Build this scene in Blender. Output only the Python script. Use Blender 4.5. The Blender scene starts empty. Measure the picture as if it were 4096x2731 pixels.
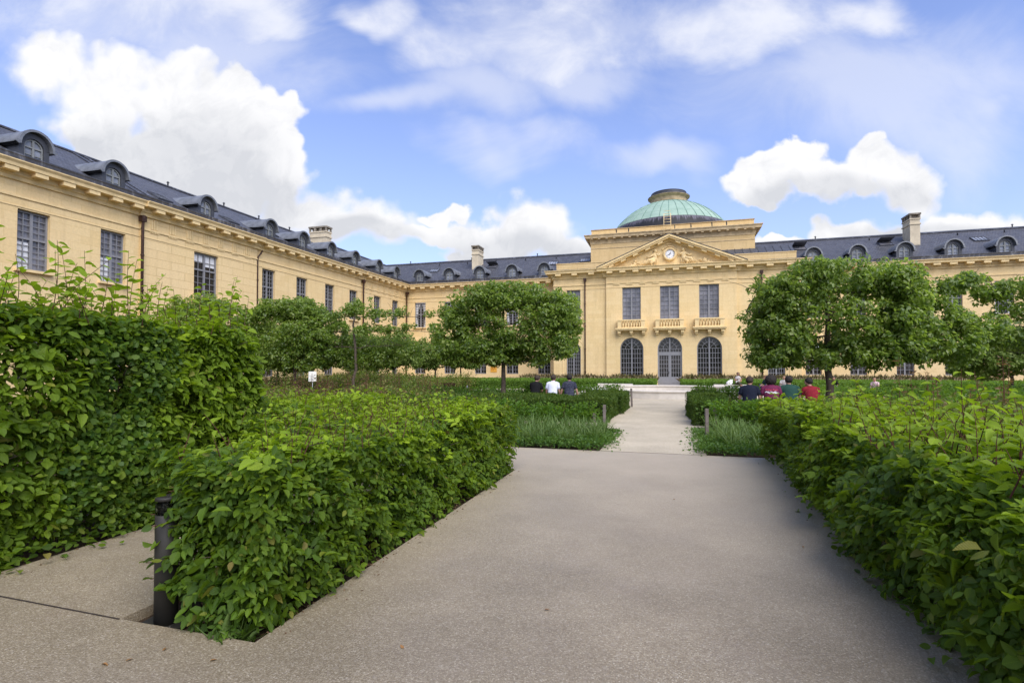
import bpy, bmesh, math, random
import numpy as np
from mathutils import Vector, Matrix
from mathutils.bvhtree import BVHTree

random.seed(7)
RNG = np.random.default_rng(11)
SC = bpy.context.scene
COL = SC.collection
R = math.radians
PI = math.pi

# ------------------------------------------------------------------ tagging
def tag(o, label=None, cat=None, group=None, kind=None):
    if label: o['label'] = label
    if cat: o['category'] = cat
    if group: o['group'] = group
    if kind: o['kind'] = kind
    return o

def empty(name, loc, rz=0.0, label=None, cat=None, group=None):
    o = bpy.data.objects.new(name, None)
    o.empty_display_size = 0.2
    COL.objects.link(o)
    o.location = loc
    o.rotation_euler = (0, 0, rz)
    return tag(o, label, cat, group)

def link(name, me, mat=None, parent=None, loc=None):
    o = bpy.data.objects.new(name, me)
    COL.objects.link(o)
    if mat is not None and len(me.materials) == 0:
        me.materials.append(mat)
    if parent is not None: o.parent = parent
    if loc is not None: o.location = loc
    return o

def copy_tree(o, parent=None):
    c = o.copy(); COL.objects.link(c)
    c.parent = parent
    for ch in list(o.children):
        copy_tree(ch, c)
    return c

# ------------------------------------------------------------------ mesh collector
class MB:
    def __init__(self):
        self.v = []; self.f = []; self.smooth = []
    def add(self, vs, fs, smooth=False):
        b = len(self.v)
        self.v.extend([tuple(p) for p in vs])
        for f in fs:
            self.f.append(tuple(i + b for i in f)); self.smooth.append(smooth)
        return self
    def box(self, x0, x1, y0, y1, z0, z1):
        vs = [(x0,y0,z0),(x1,y0,z0),(x1,y1,z0),(x0,y1,z0),(x0,y0,z1),(x1,y0,z1),(x1,y1,z1),(x0,y1,z1)]
        return self.add(vs, [(3,2,1,0),(4,5,6,7),(0,1,5,4),(1,2,6,5),(2,3,7,6),(3,0,4,7)])
    def quad(self, a, b, c, d):
        return self.add([a,b,c,d], [(0,1,2,3)])
    def poly(self, pts):
        return self.add(pts, [tuple(range(len(pts)))])
    def prism(self, pts, vec):
        """closed outline pts extruded by vec"""
        n = len(pts); vec = Vector(vec)
        vs = [Vector(p) for p in pts] + [Vector(p) + vec for p in pts]
        fs = [tuple(range(n-1,-1,-1)), tuple(range(n, 2*n))]
        fs += [(i, (i+1) % n, n + (i+1) % n, n + i) for i in range(n)]
        return self.add(vs, fs)
    def tube(self, pts, radii, n=8, caps=True, smooth=True):
        pts = [Vector(p) for p in pts]
        if not hasattr(radii, '__len__'): radii = [radii]*len(pts)
        vs = []; fs = []
        ref = None
        for i, p in enumerate(pts):
            d = (pts[min(i+1,len(pts)-1)] - pts[max(i-1,0)])
            if d.length < 1e-9: d = Vector((0,0,1))
            d.normalize()
            if ref is None:
                ref = d.cross(Vector((0.31,0.17,1.0)) if abs(d.z) < .95 else Vector((1,0,0))).normalized()
            x = (ref - d*ref.dot(d)).normalized(); ref = x
            y = d.cross(x)
            for k in range(n):
                a = 2*PI*k/n
                vs.append(p + (x*math.cos(a) + y*math.sin(a))*radii[i])
        for i in range(len(pts)-1):
            for k in range(n):
                fs.append((i*n+k, i*n+(k+1)%n, (i+1)*n+(k+1)%n, (i+1)*n+k))
        self.add(vs, fs, smooth)
        if caps:
            b = len(self.v) - len(vs)
            self.f.append(tuple(b+k for k in range(n-1,-1,-1))); self.smooth.append(False)
            self.f.append(tuple(b+(len(pts)-1)*n+k for k in range(n))); self.smooth.append(False)
        return self
    def lathe(self, prof, n=24, c=(0,0,0), smooth=True, cap=True):
        vs=[]; fs=[]
        for r,z in prof:
            for k in range(n):
                a=2*PI*k/n; vs.append((c[0]+r*math.cos(a), c[1]+r*math.sin(a), c[2]+z))
        for i in range(len(prof)-1):
            for k in range(n):
                fs.append((i*n+k, i*n+(k+1)%n, (i+1)*n+(k+1)%n, (i+1)*n+k))
        b=len(self.v); self.add(vs,fs,smooth)
        if cap:
            self.f.append(tuple(b+k for k in range(n-1,-1,-1))); self.smooth.append(False)
            self.f.append(tuple(b+(len(prof)-1)*n+k for k in range(n))); self.smooth.append(False)
        return self
    def ellip(self, c, r, rot=None, seg=12, rings=8):
        vs=[]; fs=[]
        M = rot if rot is not None else Matrix.Identity(3)
        c = Vector(c)
        for i in range(rings+1):
            t = PI*i/rings
            for k in range(seg):
                a = 2*PI*k/seg
                p = Vector((r[0]*math.sin(t)*math.cos(a), r[1]*math.sin(t)*math.sin(a), r[2]*math.cos(t)))
                vs.append(c + M @ p)
        for i in range(rings):
            for k in range(seg):
                fs.append((i*seg+k, (i+1)*seg+k, (i+1)*seg+(k+1)%seg, i*seg+(k+1)%seg))
        return self.add(vs, fs, True)
    def loft(self, rings, n=20, smooth=True):
        """rings of (cx,cy,cz,rx,ry)"""
        vs=[]; fs=[]
        for cx,cy,cz,rx,ry in rings:
            for k in range(n):
                a=2*PI*k/n; vs.append((cx+rx*math.cos(a), cy+ry*math.sin(a), cz))
        for i in range(len(rings)-1):
            for k in range(n):
                fs.append((i*n+k, i*n+(k+1)%n, (i+1)*n+(k+1)%n, (i+1)*n+k))
        b=len(self.v); self.add(vs,fs,smooth)
        self.f.append(tuple(b+k for k in range(n-1,-1,-1))); self.smooth.append(False)
        self.f.append(tuple(b+(len(rings)-1)*n+k for k in range(n))); self.smooth.append(False)
        return self
    def mesh(self, name, mat=None):
        me = bpy.data.meshes.new(name)
        me.from_pydata([tuple(p) for p in self.v], [], self.f)
        me.polygons.foreach_set('use_smooth', self.smooth)
        me.update()
        if mat is not None: me.materials.append(mat)
        return me
    def build(self, name, mat, parent=None, loc=None, bevel=0.0):
        o = link(name, self.mesh(name, mat), None, parent, loc)
        if bevel > 0:
            m = o.modifiers.new('bevel', 'BEVEL'); m.width = bevel; m.segments = 2; m.limit_method = 'ANGLE'
        return o

def np_mesh(name, verts, loop_v, loop_start, mat, uv=None, attrs=None, smooth=False):
    me = bpy.data.meshes.new(name)
    me.vertices.add(len(verts)); me.vertices.foreach_set('co', np.ascontiguousarray(verts, np.float32).ravel())
    me.loops.add(len(loop_v)); me.loops.foreach_set('vertex_index', np.ascontiguousarray(loop_v, np.int32))
    me.polygons.add(len(loop_start)); me.polygons.foreach_set('loop_start', np.ascontiguousarray(loop_start, np.int32))
    if smooth: me.polygons.foreach_set('use_smooth', np.ones(len(loop_start), bool))
    if uv is not None:
        l = me.uv_layers.new(name='UVMap')
        l.data.foreach_set('uv', np.ascontiguousarray(uv, np.float32).ravel())
    if attrs:
        for k, a in attrs.items():
            at = me.attributes.new(k, 'FLOAT', 'POINT')
            at.data.foreach_set('value', np.ascontiguousarray(a, np.float32))
    me.update(calc_edges=True)
    me.materials.append(mat)
    return me

# ------------------------------------------------------------------ value noise (numpy)
_T = np.random.default_rng(5).random((32,32,32))
def vnoise(p, scale=1.0):
    q = np.asarray(p, float)*scale
    i = np.floor(q).astype(int); f = q - i; f = f*f*(3-2*f)
    out = 0
    for dx in (0,1):
        for dy in (0,1):
            for dz in (0,1):
                w = (f[...,0] if dx else 1-f[...,0])*(f[...,1] if dy else 1-f[...,1])*(f[...,2] if dz else 1-f[...,2])
                out = out + w*_T[(i[...,0]+dx)%32, (i[...,1]+dy)%32, (i[...,2]+dz)%32]
    return out

def norm(a):
    return a/np.maximum(np.linalg.norm(a, axis=-1, keepdims=True), 1e-9)

# ------------------------------------------------------------------ leaves
# template: (x along midrib, y sideways, z normal)
def _tmpl(detail, fold, curl):
    if detail >= 1:
        pts = [(0,0)]
        for t, w in ((.22,.40),(.5,.5),(.78,.33)):
            pts += [(t,-w),(t,0),(t,w)]
        pts += [(1.0,0)]
        faces = [(0,1,2),(0,2,3),(1,4,5,2),(2,5,6,3),(4,7,8,5),(5,8,9,6),(7,10,8),(8,10,9)]
    else:
        pts = [(0,0),(.45,-.5),(.45,.5),(1,0)]
        faces = [(0,1,3),(0,3,2)]
    v = []
    for x, y in pts:
        v.append((x, y, fold*abs(y) - curl*x*x + (.12*curl*math.sin(x*9) if detail>1 else 0)))
    return np.array(v, float), faces, np.array(pts, float)

def leaf_mesh(name, P, A, N, L, mat, wr=.6, detail=1, fold=.25, curl=.18, young=None, rng=RNG):
    """P base points, A axis, N normal, L length"""
    n = len(P)
    T, F, UV = _tmpl(detail, fold, curl)
    A = norm(A); B = norm(np.cross(N, A)); C = np.cross(A, B)
    L = np.asarray(L).reshape(-1,1,1)
    W = L*wr*(1 + .18*rng.standard_normal((n,1,1)))
    bend = 1 + .8*rng.standard_normal((n,1,1))
    V = P[:,None,:] + T[None,:,0:1]*L*A[:,None,:] + T[None,:,1:2]*W*B[:,None,:] + T[None,:,2:3]*L*bend*C[:,None,:]
    k = len(T)
    fl = np.array([i for f in F for i in f])
    lens = np.array([len(f) for f in F])
    loop_v = (np.arange(n)[:,None]*k + fl[None,:]).ravel()
    st = np.concatenate([[0], np.cumsum(lens)[:-1]])
    loop_start = (np.arange(n)[:,None]*len(fl) + st[None,:]).ravel()
    uv = np.tile(UV[fl], (n,1))
    attrs = None
    if young is not None:
        attrs = {'young': np.repeat(np.asarray(young), k)}
    return np_mesh(name, V.reshape(-1,3), loop_v, loop_start, mat, uv, attrs, smooth=False)

def stems_mesh(name, paths, mat, n=3):
    """paths: list of (pts list, radii list)"""
    mb = MB()
    for pts, rad in paths:
        mb.tube(pts, rad, n, caps=False)
    return mb.mesh(name, mat)

def rand_dirs(n, rng=RNG):
    return norm(rng.standard_normal((n,3)))
SKY_TINT=(.90,.86,1.08); SKY_STRENGTH=.094; SUN_E=1.75; EXPOSURE=1.36
# ------------------------------------------------------------------ materials
class NT:
    def __init__(self, name):
        self.m = bpy.data.materials.new(name); self.m.use_nodes = True
        self.t = self.m.node_tree; self.t.nodes.clear()
        self.out = self.n('ShaderNodeOutputMaterial')
    def n(self, typ, **kw):
        nd = self.t.nodes.new(typ)
        for k, v in kw.items():
            if k.startswith('_'):
                nd.inputs[k[1:].replace('_',' ')].default_value = v
            else:
                setattr(nd, k, v)
        return nd
    def l(self, a, b): self.t.links.new(a, b)
    def math(self, op, a, b=None, c=None, clamp=False):
        nd = self.n('ShaderNodeMath', operation=op); nd.use_clamp = clamp
        for i, x in enumerate((a, b, c)):
            if x is None: continue
            if hasattr(x, 'is_linked'): self.l(x, nd.inputs[i])
            else: nd.inputs[i].default_value = x
        return nd.outputs[0]
    def mix(self, f, a, b, blend='MIX'):
        nd = self.n('ShaderNodeMix', data_type='RGBA', blend_type=blend)
        for s, x in ((nd.inputs[0], f), (nd.inputs[6], a), (nd.inputs[7], b)):
            if hasattr(x, 'is_linked'): self.l(x, s)
            elif isinstance(x, (int, float)): s.default_value = x
            else: s.default_value = (*x, 1) if len(x) == 3 else x
        return nd.outputs[2]
    def ramp(self, fac, stops, interp='LINEAR'):
        nd = self.n('ShaderNodeValToRGB'); cr = nd.color_ramp; cr.interpolation = interp
        while len(cr.elements) < len(stops): cr.elements.new(.5)
        for e, (p, c) in zip(cr.elements, stops):
            e.position = p; e.color = (*c, 1) if len(c) == 3 else c
        self.l(fac, nd.inputs[0])
        return nd.outputs[0]
    def noise(self, vec=None, scale=5, detail=3, rough=.55, dist=0):
        nd = self.n('ShaderNodeTexNoise', _Scale=scale, _Detail=detail, _Roughness=rough, _Distortion=dist)
        if vec is not None: self.l(vec, nd.inputs['Vector'])
        return nd.outputs[0]
    def pos(self):
        return self.n('ShaderNodeNewGeometry').outputs['Position']
    def obj(self):
        return self.n('ShaderNodeTexCoord').outputs['Object']
    def xyz(self, v):
        s = self.n('ShaderNodeSeparateXYZ'); self.l(v, s.inputs[0]); return s.outputs
    def comb(self, x, y, z):
        c = self.n('ShaderNodeCombineXYZ')
        for i, q in enumerate((x, y, z)):
            if hasattr(q, 'is_linked'): self.l(q, c.inputs[i])
            else: c.inputs[i].default_value = q
        return c.outputs[0]
    def mapr(self, v, a, b, c, d):
        nd = self.n('ShaderNodeMapRange'); nd.clamp = True
        self.l(v, nd.inputs[0])
        for i, q in enumerate((a,b,c,d)): nd.inputs[i+1].default_value = q
        return nd.outputs[0]
    def bump(self, h, strength=.3, dist=.02):
        b = self.n('ShaderNodeBump', _Strength=strength, _Distance=dist); self.l(h, b.inputs['Height']); return b.outputs[0]
    def pbr(self, color, rough=.7, metal=0.0, spec=.5, normal=None, ior=None):
        p = self.n('ShaderNodeBsdfPrincipled')
        for s, x in (('Base Color', color), ('Roughness', rough), ('Metallic', metal), ('Specular IOR Level', spec)):
            if hasattr(x, 'is_linked'): self.l(x, p.inputs[s])
            elif isinstance(x, (int, float)): p.inputs[s].default_value = x
            else: p.inputs[s].default_value = (*x, 1)
        if ior: p.inputs['IOR'].default_value = ior
        if normal is not None: self.l(normal, p.inputs['Normal'])
        return p.outputs[0]
    def done(self, sh):
        self.l(sh, self.out.inputs['Surface']); return self.m

def m_plain(name, col, rough=.7, metal=0, spec=.4, var=.12, scale=6, bump=0.0):
    t = NT(name); nz = t.noise(t.obj(), scale, 4)
    k = t.mapr(nz, .3, .7, 1-var, 1+var)
    c = t.mix(1.0, col, t.comb(k, k, k), 'MULTIPLY')
    nrm = t.bump(t.noise(t.obj(), scale*6, 3), bump, .01) if bump else None
    return t.done(t.pbr(c, rough, metal, spec, nrm))

def m_stone(name, c1, c2, mort, bw=.95, rh=.40, mortar=.010, groove=.25, stain=.5):
    """ashlar limestone: u = x + y works for walls along either axis"""
    t = NT(name); p = t.pos(); x = t.xyz(p)
    u = t.math('ADD', x[0], x[1]); uv = t.comb(u, x[2], 0)
    b = t.n('ShaderNodeTexBrick', _Scale=1.0, _Mortar_Size=mortar, _Mortar_Smooth=.3, _Brick_Width=bw, _Row_Height=rh, _Bias=-.25)
    b.offset = .5
    t.l(uv, b.inputs['Vector'])
    b.inputs['Color1'].default_value = (*c1, 1); b.inputs['Color2'].default_value = (*c2, 1); b.inputs['Mortar'].default_value = (*mort, 1)
    big = t.noise(p, .35, 4, .6)
    fine = t.noise(p, 9, 4, .6)
    streak = t.noise(t.comb(t.math('MULTIPLY', u, 2.2), t.math('MULTIPLY', x[2], .25), 0), 1.0, 4, .6)
    c = t.mix(t.mapr(big, .40, .70, 0, .30), b.outputs[0], (c1[0]*1.03, c1[1]*1.03, c1[2]*1.15))
    c = t.mix(t.mapr(streak, .50, .76, 0, stain*.75), c, (c1[0]*.66, c1[1]*.62, c1[2]*.58))
    k = t.mapr(fine, .3, .7, .93, 1.06)
    c = t.mix(1.0, c, t.comb(k, k, k), 'MULTIPLY')
    h = t.math('SUBTRACT', t.math('MULTIPLY', fine, .3), b.outputs[1])
    return t.done(t.pbr(c, .85, 0, .25, t.bump(h, groove, .02)))

def m_slate(name, axis):
    t = NT(name); p = t.pos(); x = t.xyz(p)
    u = x[0] if axis == 'x' else x[1]
    uv = t.comb(u, t.math('MULTIPLY', x[2], 2.1), 0)
    b = t.n('ShaderNodeTexBrick', _Scale=1.0, _Mortar_Size=.012, _Mortar_Smooth=.2, _Brick_Width=.22, _Row_Height=.24)
    t.l(uv, b.inputs['Vector'])
    b.inputs['Color1'].default_value = (.082,.083,.093,1); b.inputs['Color2'].default_value = (.053,.054,.062,1); b.inputs['Mortar'].default_value = (.024,.024,.030,1)
    big = t.noise(p, 1.2, 5, .65)
    c = t.mix(t.mapr(big, .45, .75, 0, .5), b.outputs[0], (.118,.118,.130))
    ro = t.mapr(t.noise(p, 6, 3), .3, .7, .38, .62)
    h = t.math('ADD', t.math('MULTIPLY', b.outputs[1], -.7), t.noise(p, 3.0, 4))
    return t.done(t.pbr(c, ro, 0, .5, t.bump(h, .55, .05)))

def m_leaf(name, stops, trans=(.30,.50,.04), tf=.35, young=None, rough=.52, veins=True, spec=.28):
    """leaf colour by a random value per leaf; veins from the leaf's own UV"""
    t = NT(name)
    geo = t.n('ShaderNodeNewGeometry')
    rnd = geo.outputs['Random Per Island']
    c = t.ramp(rnd, stops)
    if young is not None:
        at = t.n('ShaderNodeAttribute'); at.attribute_name = 'young'
        c = t.mix(at.outputs['Fac'], c, young)
    nrm = None
    if veins:
        uv = t.n('ShaderNodeUVMap'); uv.uv_map = 'UVMap'
        s = t.xyz(uv.outputs[0])
        ay = t.math('ABSOLUTE', s[1])
        ph = t.math('SUBTRACT', t.math('MULTIPLY', s[0], 62.0), t.math('MULTIPLY', ay, 38.0))
        w = t.math('SINE', ph)
        mid = t.math('LESS_THAN', ay, .025)
        k = t.math('ADD', t.math('MULTIPLY', w, .06), 1.0)
        k = t.math('ADD', k, t.math('MULTIPLY', mid, .35))
        c = t.mix(1.0, c, t.comb(k, k, k), 'MULTIPLY')
        nrm = t.bump(w, .35, .004)
    p = t.pbr(c, rough, 0, spec, nrm)
    tr = t.n('ShaderNodeBsdfTranslucent')
    tc = t.mix(1.0, t.mix(.55, c, trans), (1.5,1.5,1.2), 'MULTIPLY')
    t.l(tc, tr.inputs['Color'])
    mx = t.n('ShaderNodeMixShader'); mx.inputs[0].default_value = tf
    t.l(p, mx.inputs[1]); t.l(tr.outputs[0], mx.inputs[2])
    return t.done(mx.outputs[0])

M = {}
M['stone'] = m_stone('limestone_ashlar', (.76,.575,.298), (.71,.52,.25), (.675,.49,.228))
M['stone_rust'] = m_stone('limestone_channelled', (.76,.575,.30), (.725,.535,.262), (.56,.395,.178), 1.9, .50, .016, .45, .35)
M['stone_pale'] = m_stone('limestone_pale', (.68,.50,.245), (.63,.45,.205), (.55,.39,.175), 1.1, .46, .010, .3, .6)
M['chimney'] = m_plain('chimney_render', (.58,.50,.36), .9, 0, .2, .14, 2.0, .2)
M['chimney_cap'] = m_plain('chimney_weathered', (.24,.21,.165), .9, 0, .2, .5, 3.0, .4)
M['trim'] = m_plain('limestone_trim', (.75,.57,.295), .85, 0, .25, .14, 3.0, .25)
M['lantern'] = m_plain('lantern_stone', (.43,.34,.205), .9, 0, .2, .28, 2.2, .35)
M['trim_old'] = m_plain('limestone_weathered', (.56,.43,.25), .9, 0, .2, .28, 2.2, .35)
M['slate_x'] = m_slate('slate_roof_long', 'x')
M['slate_y'] = m_slate('slate_roof_side', 'y')
def m_lead():
    t = NT('lead_gutter'); p = t.pos(); x = t.xyz(p)
    v = t.comb(t.math('MULTIPLY', t.math('ADD', x[0], x[1]), 5.0), t.math('MULTIPLY', x[2], 1.2), 0)
    n1 = t.noise(v, 1.0, 4, .65); n2 = t.noise(p, 1.1, 3)
    c = t.ramp(t.math('MULTIPLY', n1, t.mapr(n2, .3, .7, .8, 1.25)), [(.25,(.028,.029,.036)),(.55,(.055,.057,.068)),(.75,(.17,.18,.21))])
    return t.done(t.pbr(c, .5, .0, .5, t.bump(n1, .2, .01)))
M['lead'] = m_lead()
M['zinc'] = m_plain('zinc_sheet', (.185,.195,.21), .45, .25, .5, .30, 2.5, .1)
M['zinc_dark'] = m_plain('lead_cheek', (.062,.066,.078), .55, 0, .4, .25, 2.5, .15)
M['frame'] = m_plain('window_paint_grey', (.225,.225,.235), .5, 0, .4, .08, 8)
M['frame_dormer'] = m_plain('dormer_paint', (.24,.25,.24), .55, 0, .4, .1, 8)
def m_glass(name, base, rough=.06):
    t = NT(name); p = t.pos()
    n = t.noise(p, .9, 2)
    c = t.mix(t.mapr(n, .35, .65, 0, 1), base, tuple(b*.45 for b in base))
    wob = t.bump(t.noise(p, 2.2, 2), .10, .05)
    d = t.pbr(c, rough, 0, .5, wob, 1.5)
    return t.done(d)
M['glass'] = m_glass('window_glass', (.030,.029,.027))
M['glass_up'] = m_glass('window_glass_upper', (.27,.262,.282))
M['glass_sky'] = m_glass('skylight_glass', (.30,.32,.36), .15)
M['blind'] = m_plain('white_blind', (.70,.70,.70), .7, 0, .3, .04)
M['pipe'] = m_plain('rusty_pipe', (.055,.026,.018), .6, .2, .4, .4, 5)
def m_copper():
    t = NT('verdigris_copper'); p = t.pos()
    n1 = t.noise(p, .8, 4); n2 = t.noise(p, 6, 4)
    c = t.mix(t.mapr(n1, .35, .7, 0, 1), (.245,.355,.285), (.32,.43,.35))
    c = t.mix(t.mapr(n2, .55, .8, 0, .5), c, (.17,.28,.215))
    return t.done(t.pbr(c, .75, 0, .3))
M['copper'] = m_copper()
M['copper_seam'] = m_plain('verdigris_seam', (.165,.265,.21), .7, 0, .3, .4, 2)
def m_domeband():
    t = NT('dome_skirt_lead'); p = t.pos(); x = t.xyz(p)
    ang = t.math('ARCTAN2', t.math('SUBTRACT', x[0], .1), t.math('SUBTRACT', 61.8, x[1]))
    v = t.comb(t.math('MULTIPLY', ang, 34.0), t.math('MULTIPLY', x[2], .35), 0)
    n1 = t.noise(v, 1.0, 5, .6)
    hh = t.mapr(x[2], 15.9, 17.1, -.22, .30)
    k = t.math('ADD', n1, hh)
    c = t.ramp(k, [(.50,(.010,.0095,.011)),(.60,(.022,.021,.026)),(.68,(.095,.09,.11))])
    return t.done(t.pbr(c, .6, 0, .4))
M['dome_band'] = m_domeband()
M['black'] = m_plain('black_paint', (.012,.012,.013), .45, 0, .5, .1)
M['clock_white'] = m_plain('clock_enamel', (.80,.80,.80), .35, 0, .5, .03)
M['soil'] = m_plain('bed_soil', (.055,.038,.025), .95, 0, .1, .45, 14, .8)
def m_plaza():
    t = NT('washed_aggregate'); p = t.pos()
    v1 = t.n('ShaderNodeTexVoronoi', _Scale=115.0, _Randomness=1.0); t.l(p, v1.inputs['Vector'])
    v2 = t.n('ShaderNodeTexVoronoi', _Scale=62.0); t.l(p, v2.inputs['Vector'])
    s1 = t.xyz(v1.outputs['Color'])[0]
    c = t.ramp(s1, [(0,(.182,.143,.092)),(.30,(.224,.182,.121)),(.62,(.260,.215,.147)),(.88,(.306,.257,.180)),(1,(.40,.35,.262))])
    edge = t.mapr(v1.outputs['Distance'], .30, .75, 0, .5)
    c = t.mix(edge, c, (.15,.117,.077))
    s2 = t.xyz(v2.outputs['Color'])[1]
    c = t.mix(t.math('MULTIPLY', t.math('GREATER_THAN', s2, .92), .14), c, (.42,.37,.32))
    big = t.noise(p, .55, 5, .62)
    k = t.mapr(big, .32, .70, .86, 1.32)
    c = t.mix(1.0, c, t.comb(k, k, k), 'MULTIPLY')
    st2 = t.noise(p, 4.5, 6, .7)
    c = t.mix(t.mapr(st2, .58, .76, 0, .35), c, (.13,.10,.07))
    st = t.noise(p, 1.7, 5, .65)
    c = t.mix(t.mapr(st, .56, .74, 0, .35), c, (.205,.155,.115))
    tint = t.noise(p, .9, 3)
    c = t.mix(t.mapr(tint, .50, .72, 0, .22), c, (.225,.19,.165))
    far_light = t.math('MULTIPLY', t.mapr(t.math('ADD', t.xyz(p)[1], t.math('MULTIPLY', t.noise(p, 1.1, 4), 3.0)), 4.5, 12.0, 0, .62), 1.0)
    c = t.mix(far_light, c, (.50,.425,.318))  # brighter light on the far paving put into the colour, paler along y
    h = t.math('SUBTRACT', 1.0, v1.outputs['Distance'])
    return t.done(t.pbr(c, .50, 0, .55, t.bump(h, .55, .006)))
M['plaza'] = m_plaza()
def m_gravel():
    t = NT('pale_gravel_path'); p = t.pos()
    v1 = t.n('ShaderNodeTexVoronoi', _Scale=95.0); t.l(p, v1.inputs['Vector'])
    s1 = t.xyz(v1.outputs['Color'])[0]
    c = t.ramp(s1, [(0,(.37,.315,.222)),(.5,(.455,.39,.283)),(1,(.55,.485,.365))])
    n = t.noise(p, .8, 5, .65)
    k = t.mapr(n, .3, .72, .86, 1.14); c = t.mix(1.0, c, t.comb(k, k, k), 'MULTIPLY')
    n2 = t.noise(p, 3.5, 4, .7)
    c = t.mix(t.mapr(n2, .60, .78, 0, .35), c, (.30,.25,.20))
    return t.done(t.pbr(c, .85, 0, .25, t.bump(n2, .3, .02)))
M['gravel'] = m_gravel()
M['concrete'] = m_plain('pale_concrete', (.60,.555,.49), .8, 0, .3, .10, 3.0, .1)
M['joint'] = m_plain('joint_dirt', (.04,.032,.026), .9, 0, .2, .3, 20)
# foliage
G = lambda *a: a
M['hornbeam'] = m_leaf('hornbeam_leaf', [(0,(.016,.042,.006)),(.4,(.027,.066,.008)),(.75,(.044,.096,.010)),(.93,(.075,.140,.013)),(.990,(.15,.14,.03)),(1,(.17,.11,.04))],
                       (.34,.50,.02), .33, (.25,.36,.014))
M['maple'] = m_leaf('field_maple_leaf', [(0,(.030,.070,.010)),(.5,(.050,.10,.013)),(.9,(.085,.145,.018)),(1,(.14,.19,.03))], (.28,.44,.03), .36, (.19,.28,.02), veins=False)
M['pear'] = m_leaf('pear_leaf', [(0,(.055,.10,.014)),(.45,(.105,.170,.023)),(.8,(.165,.23,.04)),(1,(.26,.30,.09))], (.38,.54,.07), .42, (.24,.31,.07), rough=.36, veins=False, spec=.45)
M['pear_far'] = m_leaf('pear_leaf_far', [(0,(.075,.12,.02)),(.5,(.13,.195,.034)),(1,(.24,.29,.08))], (.30,.45,.08), .32, (.14,.20,.045), veins=False)
M['yew'] = m_leaf('yew_needle', [(0,(.020,.048,.006)),(.5,(.038,.080,.009)),(.88,(.072,.122,.013)),(1,(.13,.16,.02))], (.2,.35,.03), .2, (.11,.165,.018), veins=False)
M['box'] = m_leaf('box_leaf', [(0,(.055,.115,.012)),(.5,(.085,.165,.018)),(1,(.125,.21,.026))], (.30,.48,.04), .25, (.15,.255,.03), veins=False)
M['currant'] = m_leaf('currant_leaf', [(0,(.024,.066,.008)),(.5,(.045,.108,.012)),(1,(.085,.165,.02))], (.3,.5,.03), .35, (.13,.23,.025), veins=False)
M['perennial'] = m_leaf('perennial_leaf', [(0,(.035,.068,.010)),(.28,(.080,.125,.018)),(.55,(.14,.18,.028)),(.76,(.19,.185,.05)),(.90,(.19,.12,.055)),(1,(.20,.085,.05))], (.3,.42,.06), .3, (.16,.22,.04), veins=False)
M['redleaf'] = m_leaf('reddish_leaf', [(0,(.075,.055,.022)),(.4,(.125,.07,.035)),(.7,(.16,.085,.05)),(1,(.11,.12,.03))], (.35,.2,.08), .3, (.2,.12,.06), veins=False)
M['strap'] = m_leaf('strap_leaf', [(0,(.050,.095,.018)),(.5,(.085,.145,.032)),(1,(.15,.21,.065))], (.3,.45,.08), .25, (.2,.27,.1), veins=False)
M['cover'] = m_leaf('groundcover_leaf', [(0,(.022,.060,.010)),(.6,(.045,.105,.016)),(1,(.085,.15,.025))], (.25,.45,.04), .25, (.12,.2,.03), veins=False)
M['drygrass'] = m_leaf('dry_grass_blade', [(0,(.15,.17,.045)),(.4,(.28,.25,.10)),(1,(.42,.31,.18))], (.3,.3,.1), .2, (.3,.25,.1), veins=False)
M['whiteflower'] = m_leaf('white_petal', [(0,(.70,.70,.66)),(1,(.82,.82,.80))], (.8,.8,.75), .25, (.8,.8,.8), veins=False)
M['deadleaf'] = m_leaf('dead_leaf', [(0,(.20,.10,.035)),(1,(.30,.16,.06))], (.4,.2,.05), .1, (.3,.15,.05), veins=False)
M['litter'] = m_leaf('bed_litter', [(0,(.10,.06,.035)),(1,(.20,.13,.075))], (.3,.2,.1), .1, (.2,.13,.07), veins=False)
M['bark'] = m_plain('pear_bark', (.085,.066,.050), .9, 0, .2, .4, 9, .9)
M['twig'] = m_plain('hedge_twig', (.085,.035,.024), .8, 0, .2, .3, 9)
M['wood_grey'] = m_plain('weathered_wood', (.155,.13,.112), .85, 0, .2, .3, 12, .5)
M['pale_wood'] = m_plain('chestnut_pale', (.30,.23,.145), .85, 0, .2, .3, 8)
M['bollard'] = m_plain('bollard_paint', (.020,.018,.014), .62, .0, .5, .15, 5)
M['rust'] = m_plain('rusted_iron', (.055,.022,.013), .8, .1, .3, .5, 9, .5)
M['steel'] = m_plain('galvanised_steel', (.30,.33,.34), .45, .6, .5, .2, 9)
M['sign_white'] = m_plain('sign_board', (.70,.68,.62), .6, 0, .4, .05)
M['sign_grey'] = m_plain('sign_ink', (.36,.35,.33), .6, 0, .4, .05)
M['yellow'] = m_plain('poster_yellow', (.72,.36,.045), .6, 0, .4, .08)
M['yellow_ink'] = m_plain('poster_ink', (.45,.17,.02), .6, 0, .4, .08)
M['bag'] = m_plain('white_paper', (.78,.78,.77), .7, 0, .3, .06)
def cloth(name, c, v=.15): return m_plain(name, c, .9, 0, .15, v, 14, .5)
M['skin'] = m_plain('skin', (.42,.235,.155), .55, 0, .4, .08, 12)
M['skin_tan'] = m_plain('skin_tanned', (.36,.18,.11), .55, 0, .4, .08, 12)
M['hair_dark'] = m_plain('hair_dark', (.016,.011,.009), .7, 0, .4, .5, 40, 1.0)
M['hair_brown'] = m_plain('hair_brown', (.040,.025,.017), .7, 0, .4, .5, 40, 1.0)
M['hair_red'] = m_plain('hair_auburn', (.10,.04,.02), .7, 0, .4, .4, 40, 1.0)
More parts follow.
